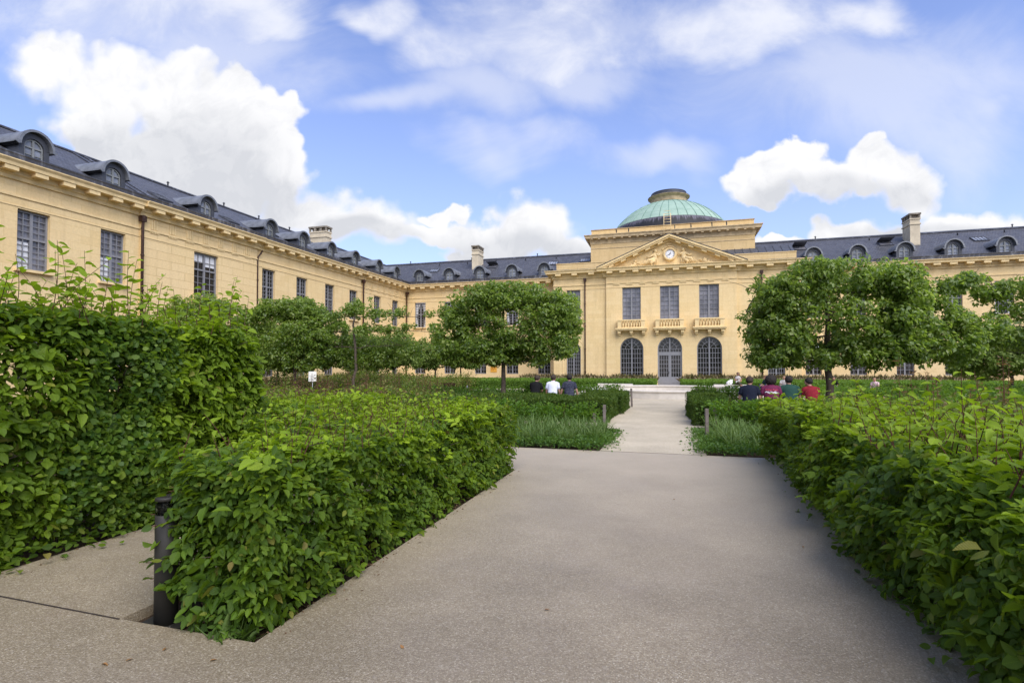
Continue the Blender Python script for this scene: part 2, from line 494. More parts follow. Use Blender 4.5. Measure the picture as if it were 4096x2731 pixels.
M['hair_fair'] = m_plain('hair_fair', (.28,.17,.10), .7, 0, .4, .4, 40, 1.0)
# ------------------------------------------------------------------ building helpers
def frame_pt(O, U, N):
    O = Vector(O); U = Vector(U); N = Vector(N)
    return lambda u, z, d=0.0: O + U*u + Vector((0,0,z)) + N*d     # d > 0 outwards

def wall(mb, fp, u0, u1, z0, z1, ops=(), depth=.30, out=0.0):
    us = sorted({u0, u1, *[q for o in ops for q in o[:2]]}); zs = sorted({z0, z1, *[q for o in ops for q in o[2:4]]})
    flip = (fp(1,0) - fp(0,0)).cross(Vector((0,0,1))).dot(fp(0,0,1) - fp(0,0)) < 0
    def q(a, b, c, d):
        mb.quad(*((a, b, c, d) if not flip else (d, c, b, a)))
    for i in range(len(us)-1):
        for j in range(len(zs)-1):
            a, b, c, d = us[i], us[i+1], zs[j], zs[j+1]
            um, zm = (a+b)/2, (c+d)/2
            if any(o[0] < um < o[1] and o[2] < zm < o[3] for o in ops): continue
            q(fp(a,c,out), fp(b,c,out), fp(b,d,out), fp(a,d,out))
    for o in ops:
        a, b, c, d = o[:4]; arch = len(o) > 4 and o[4]
        top = d
        if arch:
            r = (b-a)/2; cz = d - r; cu = (a+b)/2; n = 18
            arc = [(cu + r*math.cos(PI*k/n), cz + r*math.sin(PI*k/n)) for k in range(n+1)]
            for k in range(n):
                (ua, za), (ub, zb) = arc[k], arc[k+1]
                q(fp(ub,zb,out), fp(ua,za,out), fp(ua,d,out), fp(ub,d,out))
                q(fp(ua,za,out), fp(ub,zb,out), fp(ub,zb,out-depth), fp(ua,za,out-depth))
            top = cz
        q(fp(a,c,out), fp(a,top,out), fp(a,top,out-depth), fp(a,c,out-depth))
        q(fp(b,top,out), fp(b,c,out), fp(b,c,out-depth), fp(b,top,out-depth))
        q(fp(b,c,out), fp(a,c,out), fp(a,c,out-depth), fp(b,c,out-depth))
        if not arch: q(fp(a,d,out), fp(b,d,out), fp(b,d,out-depth), fp(a,d,out-depth))

def sweep(mb, fp, prof, u0, u1, m0=0.0, m1=0.0):
    """closed profile [(out, z)] swept along u with mitres"""
    n = len(prof)
    vs = [fp(u0 + m0*o, z, o) for o, z in prof] + [fp(u1 + m1*o, z, o) for o, z in prof]
    fs = [(i, (i+1) % n, n + (i+1) % n, n + i) for i in range(n)] + [tuple(range(n-1,-1,-1)), tuple(range(n, 2*n))]
    mb.add(vs, fs)

def fbox(mb, fp, u0, u1, z0, z1, d0, d1):
    c = [fp(u,z,d) for d in (d0,d1) for (u,z) in ((u0,z0),(u1,z0),(u1,z1),(u0,z1))]
    mb.add(c, [(3,2,1,0),(4,5,6,7),(0,1,5,4),(1,2,6,5),(2,3,7,6),(3,0,4,7)])

ROOT = Vector((0,0,0))
# --- windows (local: x along the wall, front towards -y) -------------
def bar(mb, x0, x1, z0, z1, y0=-.03, y1=.03): mb.box(x0, x1, y0, y1, z0, z1)
def arcbar(mb, cx, cz, r0, r1, a0=0, a1=PI, n=16, y0=-.03, y1=.03):
    P = []
    for k in range(n+1):
        a = a0 + (a1-a0)*k/n; c, s = math.cos(a), math.sin(a)
        P += [(cx+r0*c, y0, cz+r0*s), (cx+r1*c, y0, cz+r1*s), (cx+r1*c, y1, cz+r1*s), (cx+r0*c, y1, cz+r0*s)]
    F = []
    for k in range(n):
        b = 4*k
        for i in range(4): F.append((b+i, b+(i+1)%4, b+4+(i+1)%4, b+4+i))
    F += [(0,1,2,3), (4*n+3,4*n+2,4*n+1,4*n)]
    mb.add(P, F)
def win_rect(w, h, cols, rows_low, rows_up, transom=.55, t=.038, fr=.075, mull=.12, top=True):
    mb = MB(); x = w/2
    bar(mb, -x, -x+fr, 0, h, -.05, .06); bar(mb, x-fr, x, 0, h, -.05, .06)
    bar(mb, -x+fr, x-fr, h-fr, h, -.05, .06); bar(mb, -x+fr, x-fr, 0, fr, -.05, .06)
    bar(mb, -mull/2, mull/2, fr, h-fr, -.045, .05)
    zt = h*transom if rows_up else h-fr
    if rows_up:
        for s in (-1,1):
            a, b = sorted((s*mull/2, s*(x-fr))); bar(mb, a, b, zt-.05, zt+.05, -.04, .05)
    for s in (-1,1):
        a, b = sorted((s*mull/2, s*(x-fr)))
        for k in range(1, cols):
            q = a + (b-a)*k/cols; bar(mb, q-t/2, q+t/2, fr, h-fr, -.02, .02)
        def rows(z0, z1, n):
            for k in range(1, n):
                q = z0 + (z1-z0)*k/n; bar(mb, a, b, q-t/2, q+t/2, -.017, .017)
        if rows_up: rows(fr, zt-.05, rows_low); rows(zt+.05, h-fr, rows_up)
        else: rows(fr, h-fr, rows_low)
    g = MB(); g.box(-x+.02, x-.02, .062, .08, .02, h-.02)
    return mb, g
def win_arch(w, h, cols, rows, t=.036, fr=.085, mull=.12, door=None):
    mb = MB(); x = w/2; cz = h - x
    bar(mb, -x, -x+fr, 0, cz, -.05, .06); bar(mb, x-fr, x, 0, cz, -.05, .06)
    arcbar(mb, 0, cz, x-fr, x, 0, PI, 20, -.05, .06)
    bar(mb, -x+fr, x-fr, 0, fr, -.05, .06)
    bar(mb, -mull/2, mull/2, fr, h-fr, -.045, .05)
    base = fr
    if door:
        zp, zt = door                                      # solid panel top, transom height
        for s in (-1,1):
            a, b = sorted((s*mull/2, s*(x-fr)))
            bar(mb, a, b, fr, zp, -.03, .05)
            bar(mb, a+.12, b-.12, fr+.15, zp-.15, -.045, .0)
            bar(mb, a, b, zt-.16, zt+.16, -.05, .05)
            bar(mb, a, a+.07, zp, zt-.16, -.028, .045); bar(mb, b-.07, b, zp, zt-.16, -.028, .045)
    r_in = (x-fr)*.60
    arcbar(mb, 0, cz, r_in-t/2, r_in+t/2, 0, PI, 18, -.016, .016)
    for k in range(1, 8):
        a = PI*k/8
        if k == 4: continue
        p0 = Vector((math.cos(a)*r_in, 0, cz+math.sin(a)*r_in)); p1 = Vector((math.cos(a)*(x-fr), 0, cz+math.sin(a)*(x-fr)))
        mb.tube([p0, p1], t*.55, 4, smooth=False)
    for k in (2, 6):
        a = PI*k/8
        mb.tube([Vector((0,0,cz)), Vector((math.cos(a)*r_in,0,cz+math.sin(a)*r_in))], t*.55, 4, smooth=False)
    bar(mb, -x+fr, -mull/2, cz-t/2, cz+t/2, -.018, .018); bar(mb, mull/2, x-fr, cz-t/2, cz+t/2, -.018, .018)
    for s in (-1,1):
        a, b = sorted((s*mull/2, s*(x-fr)))
        spans = [(fr, cz, rows)] if not door else [(door[0], door[1]-.16, rows), (door[1]+.16, cz, 1)]
        for z0, z1, n in spans:
            for k in range(1, cols):
                q = a + (b-a)*k/cols; bar(mb, q-t/2, q+t/2, z0, z1, -.02, .02)
            for k in range(1, n+(1 if door and n > 1 else 0)):
                q = z0 + (z1-z0)*k/(n+(0 if n > 1 else 0)); bar(mb, a, b, q-t/2, q+t/2, -.016, .016)
    g = MB()
    n = 20; pts = [(-x+.02,.064,.02),(x-.02,.064,.02)] + [((x-.02)*math.cos(PI*k/n), .064, cz+(x-.02)*math.sin(PI*k/n)) for k in range(n+1)]
    g.prism(pts, (0,.02,0))
    return mb, g

class WinKind:
    def __init__(s, name, mbs, glass, fmat=None):
        s.name = name; s.f = mbs[0].mesh(name, fmat or M['frame']); s.g = mbs[1].mesh('pane', glass); s.first = True
    def place(s, parent, loc, rz=0.0):
        o = link(s.name, s.f, None, parent, Vector(loc) - parent.location); o.rotation_euler.z = rz
        p = link('pane', s.g, None, o)
        return o

# --- shared elevations -----------------------------------------------
YR, XW, YP, YF = 55.4, -29.0, 51.36, 51.62
ZG = 11.36
CORN = [(0,10.28),(.10,10.30),(.14,10.46),(.22,10.52),(.24,10.74),(.66,10.76),(.68,10.90),(.78,11.02),(.78,11.06),(0,11.06)]
def cornice_run(mb, fp, u0, u1, m0=0, m1=0, step=1.21, first=None, out=0.0, uend=None):
    sweep(mb, fp, [(o+out if o > 0 else 0, z) for o, z in CORN], u0, u1, m0, m1)
    u = (u0 + .55) if first is None else first
    while u < (u1 if uend is None else uend) - .2:
        fbox(mb, fp, u-.27, u+.27, 10.56, 10.752, .05+out, .62+out)
        u += step
def band(mb, fp, u0, u1, z0, z1, d, m0=0, m1=0):
    sweep(mb, fp, [(0,z0),(d,z0),(d,z1),(0,z1)], u0, u1, m0, m1)
def gutter_run(mb, fp, u0, u1, m0=0, m1=0, d=.55):
    sweep(mb, fp, [(-.3,11.065),(d,11.065),(d+.02,11.30),(d+.06,11.34),(d+.06,ZG+.04),(d-.06,ZG+.04),(d-.08,11.30),(-.3,11.28)], u0, u1, m0, m1)
def triglyphs(mb, fp, us, out=0.0):
    for u in us:
        for k in (-1,0,1):
            fbox(mb, fp, u+k*.155-.055, u+k*.155+.055, 9.68, 10.24, out-.01, out+.035)
        fbox(mb, fp, u-.28, u+.28, 9.52, 9.60, out-.01, out+.07)
        for k in range(6):
            fbox(mb, fp, u-.25+k*.1-.03, u-.25+k*.1+.03, 9.44, 9.52, out-.01, out+.055)

SLOPE = .555
# --- dormer (local: front -y, origin on the gutter line, roof rises SLOPE per metre of +y)
def dormer_meshes():
    b = MB(); yf = .32; w = .64; zs = .88
    ri, zi = .41, .80
    for s in (-1,1):                                             # jambs and cheeks
        x0, x1 = sorted((s*ri, s*w))
        b.box(x0, x1, yf, yf+.16, -.15, zs if False else zi)
        xa, xb = sorted((s*(w-.05), s*w))
        b.prism([(xa, yf+.16, -.1), (xa, yf+.16, zs), (xa, zs/SLOPE+.05, zs), (xa, (yf+.16), .05)], (xb-xa,0,0))
    b.box(-ri, ri, yf-.06, yf+.16, -.15, .04)                    # sill
    n = 18                                                       # arched head
    P=[];F=[]
    for k in range(n+1):
        a = PI*k/n; c,s_ = math.cos(a), math.sin(a)
        for y in (yf, yf+.16):
            P += [(ri*c, y, zi+ri*s_), (w*c, y, zi+.02+w*s_)]
    for k in range(n):
        i=4*k; j=i+4
        F += [(i,i+1,j+1,j),(i+3,i+2,j+2,j+3),(i+1,i+3,j+3,j+1),(i+2,i,j,j+2)]
    b.add(P,F)
    r = MB(); P=[];F=[]                                          # barrel roof
    n=20
    prof=[]
    for k in range(n+1):
        a=PI*k/n; prof.append((.73*math.cos(a), .84+.74*math.sin(a)))
    prof = [(.86,.80)] + prof + [(-.86,.80)]
    inner = [(x*.90, z-.07) for x,z in prof]
    m = len(prof)
    for (x,z) in prof: P.append((x,.14,z))
    for (x,z) in prof: P.append((x, z/SLOPE+.16, z+.03))
    for (x,z) in inner: P.append((x,.14,z))
    for (x,z) in inner: P.append((x, z/SLOPE+.16, z))
    for k in range(m-1):
        F += [(k,k+1,m+k+1,m+k),(2*m+k+1,2*m+k,3*m+k,3*m+k+1),(k+1,k,2*m+k,2*m+k+1),(m+k,m+k+1,3*m+k+1,3*m+k)]
    r.add(P,F,False)
    # raised front rim
    P=[];F=[]
    rim=[(x*1.035, .84+(z-.84)*1.035) for x,z in prof]
    for y in (.08,.20):
        for (x,z) in rim: P.append((x,y,z))
        for (x,z) in inner: P.append((x,y,z-.01))
    for k in range(m-1):
        F += [(k+1,k,m+k,m+k+1),(2*m+k,2*m+k+1,3*m+k+1,3*m+k),(k,k+1,2*m+k+1,2*m+k),(m+k+1,m+k,3*m+k,3*m+k+1)]
    r.add(P,F)
    return b.mesh('dormer', M['zinc_dark']), r.mesh('roof', M['zinc'])
DORMER_B, DORMER_R = dormer_meshes()
def dormer_window():
    mb = MB(); w=.80; h=1.16; x=w/2; cz=h-x
    bar(mb,-x,-x+.06,0,cz); bar(mb,x-.06,x,0,cz); arcbar(mb,0,cz,x-.06,x,0,PI,14)
    bar(mb,-.045,.045,0,h-.05,-.035,.03); bar(mb,-x,x,cz-.035,cz+.035,-.033,.03); bar(mb,-x,x,0,.06)
    for s in (-1,1):
        a,b=sorted((s*.045,s*(x-.06))); bar(mb,a,b,.40,.43,-.015,.015)
    g=MB(); n=14; g.prism([(-x+.02,.034,.01),(x-.02,.034,.01)]+[((x-.02)*math.cos(PI*k/n),.034,cz+(x-.02)*math.sin(PI*k/n)) for k in range(n+1)],(0,.015,0))
    return mb, g
W_DORM = WinKind('window', dormer_window(), M['glass_sky'], M['frame_dormer'])
def place_dormer(parent, loc, rz):
    o = link('dormer', DORMER_B, None, parent, Vector(loc)-parent.location); o.rotation_euler.z = rz
    link('roof', DORMER_R, None, o)
    w = link('window', W_DORM.f, None, o, (0,.42,.03))
    link('pane', W_DORM.g, None, o, (0,.42,.03))
    return o
def skylight(parent, loc, rz, w=1.05, h=.95, open_=False):
    """on the slope; local y runs up the slope"""
    o = empty('skylight', Vector(loc)-parent.location); o.parent = parent
    o.rotation_euler = (math.atan(SLOPE), 0, rz)
    f = MB()
    f.box(-w/2,-w/2+.06,0,h,-.05,.09); f.box(w/2-.06,w/2,0,h,-.05,.09); f.box(-w/2,w/2,-.06,0,-.05,.09); f.box(-w/2,w/2,h,h+.06,-.05,.09)
    if not open_:
        for k in (1,2,3): f.box(-w/2+w*k/4-.015,-w/2+w*k/4+.015,0,h,.055,.085)
    f.build('frame', M['zinc_dark'], o)
    g = MB(); g.box(-w/2+.05,w/2-.05,.01,h-.01,.03,.055)
    if open_:
        s = MB(); hh=h
        a = R(38)
        def pt(x,y,z): return (x, h-(h-y)*math.cos(a)-z*0, .09+(h-y)*math.sin(a)+z)
        s.prism([pt(-w/2,0,0),pt(w/2,0,0),pt(w/2,h,0),pt(-w/2,h,0)],(0,0,.06))
        s.build('sash', M['zinc_dark'], o); g.build('pane', M['glass_up'], o)
    else:
        g.build('pane', M['glass_sky'], o)
    return o

W_LW   = WinKind('window', win_rect(1.36, 2.78, 2, 5, 4, .54, .032), M['glass'])
W_LWB  = WinKind('window', win_rect(1.36, 2.78, 2, 5, 4, .54, .032), M['glass_up'])
W_WIDE = WinKind('window', win_rect(1.86, 2.78, 2, 4, 2, .62, .032), M['glass'])
W_LOW  = WinKind('window', win_rect(1.36, 2.55, 2, 4, 2, .66, .032), M['glass'])
W_PAV  = WinKind('window', win_rect(1.70, 3.06, 2, 7, 0, 1, .032, .07, .14), M['glass_up'])
W_FLK  = WinKind('window', win_rect(1.32, 3.06, 3, 7, 0, 1, .032, .07, .12), M['glass_up'])
W_ARCH = WinKind('arched_window', win_arch(2.12, 3.78, 4, 6), M['glass'])
W_ARCN = WinKind('arched_window', win_arch(1.36, 3.3, 3, 7), M['glass'])
RZL = PI/2      # windows on the side range face +x

# ================================================================== LEFT RANGE (along the side)
Lw = empty('side_range', (-32, 25, 0), 0, 'long cream stone range along the garden side with slate roof, nine dormers and one chimney', 'building')
fpL = frame_pt((XW,0,0), (0,1,0), (1,0,0))
def loc_mb(mb, root):
    r = root.location
    mb.v = [(p[0]-r.x, p[1]-r.y, p[2]-r.z) for p in mb.v]
    return mb
UP = [(17.18,18.55),(20.97,22.32),(26.72,28.62),(32.75,34.12),(36.57,37.93),(40.34,41.70),(44.08,45.44),(48.35,49.72),(52.14,53.50)]
UPE = [(9.6,10.97),(13.4,14.77)] + UP
ops = [(a,b,6.22,9.03) for a,b in UPE] + [(a,b,.95,3.55) for a,b in UPE]
def sub(lo, hi): return [o for o in ops if lo <= o[0] and o[1] <= hi]
for lo, hi in ((-6,23.15),(32.11,46.19)):
    mb = MB(); wall(mb, fpL, lo, hi, 0, 10.4, sub(lo,hi)); loc_mb(mb, Lw).build('wall', M['stone'], Lw)
mb = MB()
for lo, hi in ((23.15,32.11),):
    wall(mb, fpL, lo, hi, 0, 10.4, sub(lo,hi), .36, .10)
    for u in (lo,hi): mb.quad(fpL(u,0,0),fpL(u,0,.10),fpL(u,10.4,.10),fpL(u,10.4,0))
loc_mb(mb, Lw).build('channelled_wall', M['stone_rust'], Lw)
mb = MB(); wall(mb, fpL, 46.19, 55.4, 0, 10.4, sub(46.19,55.4), .36, .06); mb.quad(fpL(46.19,0,0),fpL(46.19,0,.06),fpL(46.19,10.4,.06),fpL(46.19,10.4,0))
loc_mb(mb, Lw).build('wall', M['stone'], Lw)
mb = MB()
cornice_run(mb, fpL, -6, 23.0, 0, 0, 1.21, -5.2)
cornice_run(mb, fpL, 23.0, 32.2, 0, 0, 1.21, 23.85, .12)
cornice_run(mb, fpL, 32.2, 46.0, 0, 0, 1.21, 32.9)
cornice_run(mb, fpL, 46.0, 55.4, 0, -1, 1.21, 46.7, .07, 54.8)
for lo,hi,out in ((-6,23.15,0),(23.15,32.11,.10),(32.11,46.19,0),(46.19,55.4,.06)):
    m1 = -1 if hi == 55.4 else 0
    band(mb, fpL, lo, hi, 9.53, 9.62, .06+out, 0, m1); band(mb, fpL, lo, hi, 9.10, 9.15, .03+out, 0, m1)
for a,b in UPE:
    fbox(mb, fpL, a-.12, b+.12, 6.10, 6.22, -.05, .20 if a != 26.72 else .30)
triglyphs(mb, fpL, [23.95+1.21*k for k in range(7)], .10)
triglyphs(mb, fpL, [46.8+1.21*k for k in range(7)], .06)
fbox(mb, fpL, 26.4, 28.9, 5.10, 5.26, 0, .45)
fbox(mb, fpL, 26.4, 28.9, 5.95, 6.06, .26, .45)
for k in range(11):
    p = fpL(26.55+k*.22, 5.26, .36); mb.lathe([(.05,0),(.075,.15),(.085,.22),(.035,.45),(.05,.69)], 8, p)
loc_mb(mb, Lw).build('cornice', M['trim'], Lw)
mb = MB(); gutter_run(mb, fpL, -6, 55.4, 0, -1, .56); loc_mb(mb, Lw).build('gutter', M['lead'], Lw)
xg, yg = XW+.42, YR-.42
DR = 6.4
mb = MB()
mb.poly([(xg,-6,11.25),(xg,yg,11.25),(xg-DR,yg+DR,11.25+SLOPE*DR),(xg-DR,-6,11.25+SLOPE*DR)])
mb.poly([(xg-DR,-6,11.25+SLOPE*DR),(xg-DR,yg+DR,11.25+SLOPE*DR),(xg-2*DR,yg+2*DR,11.25),(xg-2*DR,-6,11.25)])
mb.box(xg-DR-.9, xg-DR+.0, -6, yg+DR, 11.25+SLOPE*DR-.6, 11.25+SLOPE*DR+.02)
loc_mb(mb, Lw).build('roof', M['slate_y'], Lw)
mb = MB()                                                        # ridge lead and flashings
zr = 11.25+SLOPE*DR
mb.prism([(xg-DR-.14,-6,zr-.02),(xg-DR+.26,-6,zr-.10),(xg-DR+.27,-6,zr-.03),(xg-DR-.02,-6,zr+.12)],(0,yg+DR+6,0))
for y in (23.3, 24.0):
    mb.prism([(xg,y,11.28),(xg,y+.28,11.28),(xg-DR+.2,y+.28,zr-.08),(xg-DR+.2,y,zr-.08)],(0,0,.03))
mb.prism([(xg+.03,yg-.16,11.26),(xg+.03,yg+.0,11.26),(xg-DR,yg+DR,zr),(xg-DR,yg+DR-.22,zr)],(0,0,.04))
for y in (22.1,26.0,30.0,35.1,39,43):
    mb.lathe([(.05,0),(.05,.22),(.11,.24),(.03,.34)],8,(xg-DR+.02,y,zr+.05))
loc_mb(mb, Lw).build('ridge_flashing', M['lead'], Lw)
for y in (23.15, 46.15):
    mb = MB(); pw = fpL(y,0,.22); mb.tube([(pw.x+.12,pw.y,10.3),(pw.x+.02,pw.y,9.9),(pw.x,pw.y,9.6),(pw.x,pw.y,0)], .075, 8)
    mb.box(pw.x-.14,pw.x+.14,pw.y-.14,pw.y+.14,9.95,10.27)
    for z in (2,4,6,8): mb.lathe([(.1,0),(.1,.08)],8,(pw.x,pw.y,z))
    loc_mb(mb, Lw).build('downpipe', M['pipe'], Lw)
mb = MB(); pw = fpL(32.15,0,.12); mb.tube([(pw.x+.10,pw.y+.35,10.27),(pw.x+.08,pw.y+.2,10.0),(pw.x+.03,pw.y,9.75),(pw.x,pw.y,9.5),(pw.x,pw.y,0)], .055, 8)
for z in (2,4,6,8): mb.lathe([(.08,0),(.08,.08)],8,(pw.x,pw.y,z))
loc_mb(mb, Lw).build('downpipe', M['pipe'], Lw)
for i,(a,b) in enumerate(UPE):
    k = W_WIDE if b-a > 1.7 else (W_LWB if i < 4 else W_LW)
    d = -.22 + (.10 if 23 < a < 32 else (.06 if a > 46 else 0))
    w = k.place(Lw, fpL((a+b)/2, 6.22, d), RZL)
    if i in (2,3):
        m = MB(); m.box(-.60,-.08,.045,.058,.06,1.32); m.build('blind', M['blind'], w)
    if i == 4:
        m = MB(); m.box(-.85,-.08,.045,.058,2.2,2.72); m.box(.08,.85,.045,.058,2.0,2.72); m.build('blind', M['blind'], w)
    W_LOW.place(Lw, fpL((a+b)/2, .97, d), RZL) if b-a < 1.7 else None
for y in (10.0,13.8,17.75,21.54,27.59,33.35,37.11,40.89,44.7,49.02,52.75):
    place_dormer(Lw, (xg, y, 11.25), RZL)
for y,d,op in ((25.3,1.1,False),(30.8,1.2,False),(35.3,1.6,False)):
    skylight(Lw, (xg-d, y, 11.25+SLOPE*d+.02), RZL, 1.0, .95, op)
def chimney(parent, x0,x1,y0,y1,z0,z1):
    r = parent.location
    c = MB(); h = z1
    c.box(x0,x1,y0,y1,z0,h-.50); c.box(x0-.07,x1+.07,y0-.07,y1+.07,h-1.08,h-.96); c.box(x0-.06,x1+.06,y0-.06,y1+.06,h-.60,h-.498)
    o = loc_mb(c,parent).build('chimney', M['chimney'], parent)
    c = MB()
    nx = 3 if x1-x0 > 1.2 else 1; ny = 3 if y1-y0 > 1.2 else 1
    for i in range(nx+1):
        for j in range(ny+1):
            if 0 < i < nx and 0 < j < ny: continue
            px = x0+(x1-x0)*i/nx; py = y0+(y1-y0)*j/ny
            c.box(max(x0-.03,px-.11),min(x1+.03,px+.11),max(y0-.03,py-.11),min(y1+.03,py+.11),h-.50,h-.14)
    c.box(x0-.08,x1+.08,y0-.08,y1+.08,h-.14,h); c.box(x0+.2,x1-.2,y0+.2,y1-.2,h-.5,h-.145)
    loc_mb(c,parent).build('cap', M['chimney_cap'], o)
    for ch in o.children: ch.location = (0,0,0)
    return o
chimney(Lw, -33.6,-31.7,44.2,45.0,11.9,15.35)

# ================================================================== REAR RANGES
def rear_range(name, label, x0, x1, wins, dorms, left):
    rt = empty(name, ((x0+x1)/2, 60, 0), 0, label, 'building')
    fp = frame_pt((0,YR,0), (1,0,0), (0,-1,0))
    mb = MB()
    ops = [(c-.68,c+.68,6.22,9.03) for c in wins] + [(c-.68,c+.68,.95,3.62) for c in wins]
    wall(mb, fp, x0, x1, 0, 10.4, ops)
    loc_mb(mb, rt).build('wall', M['stone'], rt)
    m0 = 1 if left else 0
    mb = MB(); cornice_run(mb, fp, x0, x1, m0, 0, 1.21, x0+(1.15 if left else .5))
    band(mb, fp, x0, x1, 9.53, 9.62, .06, m0); band(mb, fp, x0, x1, 9.10, 9.15, .03, m0)
    for c in wins: fbox(mb, fp, c-.8, c+.8, 6.10, 6.22, -.05, .2)
    loc_mb(mb, rt).build('cornice', M['trim'], rt)
    mb = MB(); gutter_run(mb, fp, x0, x1, m0, 0, .56); loc_mb(mb, rt).build('gutter', M['lead'], rt)
    zr = 11.25+SLOPE*DR; yr = yg+DR
    mb = MB()
    if left: mb.poly([(xg,yg,11.25),(x1,yg,11.25),(x1,yr,zr),(xg-DR,yr,zr)]); xs = xg-DR
    else: mb.poly([(x0,yg,11.25),(x1,yg,11.25),(x1,yr,zr),(x0,yr,zr)]); xs = x0
    mb.poly([(xs,yr,zr),(x1,yr,zr),(x1,yr+DR,11.25),(xs,yr+DR,11.25)])
    mb.box(xs, x1, yr, yr+.9, zr-.6, zr+.02)
    loc_mb(mb, rt).build('roof', M['slate_x'], rt)
    mb = MB(); mb.prism([(xs,yr-.26,zr-.10),(xs,yr+.14,zr-.02),(xs,yr+.02,zr+.12),(xs,yr-.27,zr-.03)],(x1-xs,0,0))
    u = xs+3.5
    while u < x1: mb.lathe([(.05,0),(.05,.22),(.11,.24),(.03,.34)],8,(u,yr-.02,zr+.05)); u += 8.3
    u = xs+8
    while u < x1-1: mb.lathe([(.05,0),(.05,.18),(.09,.2),(.02,.28)],8,(u,yr-1.1,zr-.62)); u += 3.65
    loc_mb(mb, rt).build('ridge_flashing', M['lead'], rt)
    for c in wins:
        w_ = W_LW.place(rt, fp(c,6.22,-.22))
        if abs(c+27.2) < .1 or abs(c-27.5) < .1 or abs(c+16.25) < .1:
            m = MB(); m.prism([(-.62,.05,.05),(-.30,.05,.05),(-.52,.05,1.2),(-.12,.05,2.7),(-.62,.05,2.7)],(0,.01,0)); m.prism([(.62,.05,.05),(.34,.05,.05),(.5,.05,1.2),(.12,.05,2.7),(.62,.05,2.7)],(0,.01,0)); m.build('curtain', M['blind'], w_)
        W_LOW.place(rt, fp(c,.97,-.22))
    for x in dorms: place_dormer(rt, (x, yg, 11.25), 0)
    return rt
RL = rear_range('rear_range', 'rear cream stone range with slate roof between the inner corner and the domed pavilion', XW, -10.88,
                [-27.2,-23.55,-19.9,-16.25,-12.7], [-27.21,-23.56,-19.93,-16.23,-12.65], True)
RR = rear_range('rear_range', 'rear cream stone range with slate roof beyond the box crowned tree, right of the dome', 11.08, 36.5,
                [12.9,16.55,20.2,23.85,27.5,31.15,34.8], [12.94,16.54,20.22,23.87,27.59,31.2,34.9], False)
def sky_at(root, x, y, op): skylight(root, (x, y-.25, 11.25+SLOPE*(y-.25-yg)+.02), 0, 1.15, 1.0, op)
for x,y,op in ((-26.87,58.3,False),(-12.44,58.6,False),(-8.85,58.9,False),(-19.63,58.6,True)): sky_at(RL,x,y,op)
for x,y,op in ((12.6,58.9,True),(20.0,58.8,True),(27.41,58.6,False)): sky_at(RR,x,y,op)
mb = MB(); mb.tube([(-28.66,55.10,10.25),(-28.78,55.18,9.9),(-28.82,55.22,0)], .07, 8); mb.box(-28.8,-28.5,54.95,55.2,10.0,10.27)
loc_mb(mb, RL).build('downpipe', M['pipe'], RL)
chimney(RL, -22.0,-21.2,58.3,60.0,12.6,15.9)
chimney(RR, 21.8,22.6,58.3,60.0,12.6,16.1)
# roof runs on behind the pavilion
for rt,x0,x1 in ((RL,-10.88,-7.2),(RR,7.4,11.08)):
    zr = 11.25+SLOPE*DR; yr = yg+DR
    mb = MB(); mb.poly([(x0,yg,11.25),(x1,yg,11.25),(x1,yr,zr),(x0,yr,zr)]); mb.poly([(x0,yr,zr),(x1,yr,zr),(x1,yr+DR,11.25),(x0,yr+DR,11.25)])
    loc_mb(mb, rt).build('roof', M['slate_x'], rt)
    mb = MB(); mb.prism([(x0,yr-.26,zr-.10),(x0,yr+.14,zr-.02),(x0,yr+.02,zr+.12),(x0,yr-.27,zr-.03)],(x1-x0,0,0)); loc_mb(mb, rt).build('ridge_flashing', M['lead'], rt)

# ================================================================== DOMED PAVILION
PV = empty('domed_pavilion', (.1, 58, 0), 0, 'cream stone entrance pavilion with pediment, clock and green copper dome', 'building')
CX = .1
fpP = frame_pt((CX,YP,0), (1,0,0), (0,-1,0)); fpF = frame_pt((CX,YF,0), (1,0,0), (0,-1,0))
WX = [-3.44, 0, 3.44]
mb = MB()
ops = [(c-.85,c+.85,6.12,9.20) for c in WX] + [(c-1.07,c+1.07,.68,4.46,True) for c in (WX[0],WX[2])] + [(-1.09,1.09,0,4.46,True)]
wall(mb, fpP, -5.8, 5.8, 0, 10.4, ops, .34)
for s in (-1,1): mb.quad(fpP(s*5.8,0,0),fpP(s*5.8,10.4,0),fpP(s*5.8,10.4,-.3),fpP(s*5.8,0,-.3))
loc_mb(mb, PV).build('portal_wall', M['stone'], PV)
for s in (-1,1):
    mb = MB(); a, b = sorted((s*5.8, s*10.98)); c = s*9.0
    wall(mb, fpF, a, b, 0, 10.4, [(c-.68,c+.68,6.10,9.18),(c-.70,c+.70,.70,4.05,True)], .34)
    fs = frame_pt((CX+s*10.98, YF, 0), (0,1,0), (s,0,0)); wall(mb, fs, 0, YR-YF, 0, 10.4)
    # blind arch round the narrow arched window
    P=[]
    for k in range(25):
        t = PI*k/24
        P.append((c+1.06*math.cos(t), 3.36+1.06*math.sin(t)))
    for (ua,za),(ub,zb) in zip(P[:-1],P[1:]):
        mb.tube([fpF(ua,za,.0), fpF(ub,zb,.0)], .035, 4, caps=False, smooth=False)
    for q in (-1.06,1.06): mb.tube([fpF(c+q,.5,.0), fpF(c+q,3.36,.0)], .035, 4, caps=False, smooth=False)
    loc_mb(mb, PV).build('flank_wall', M['stone'], PV)
mb = MB()
cornice_run(mb, fpP, -5.95, 5.95, -1, 1, 1.2, -5.42)
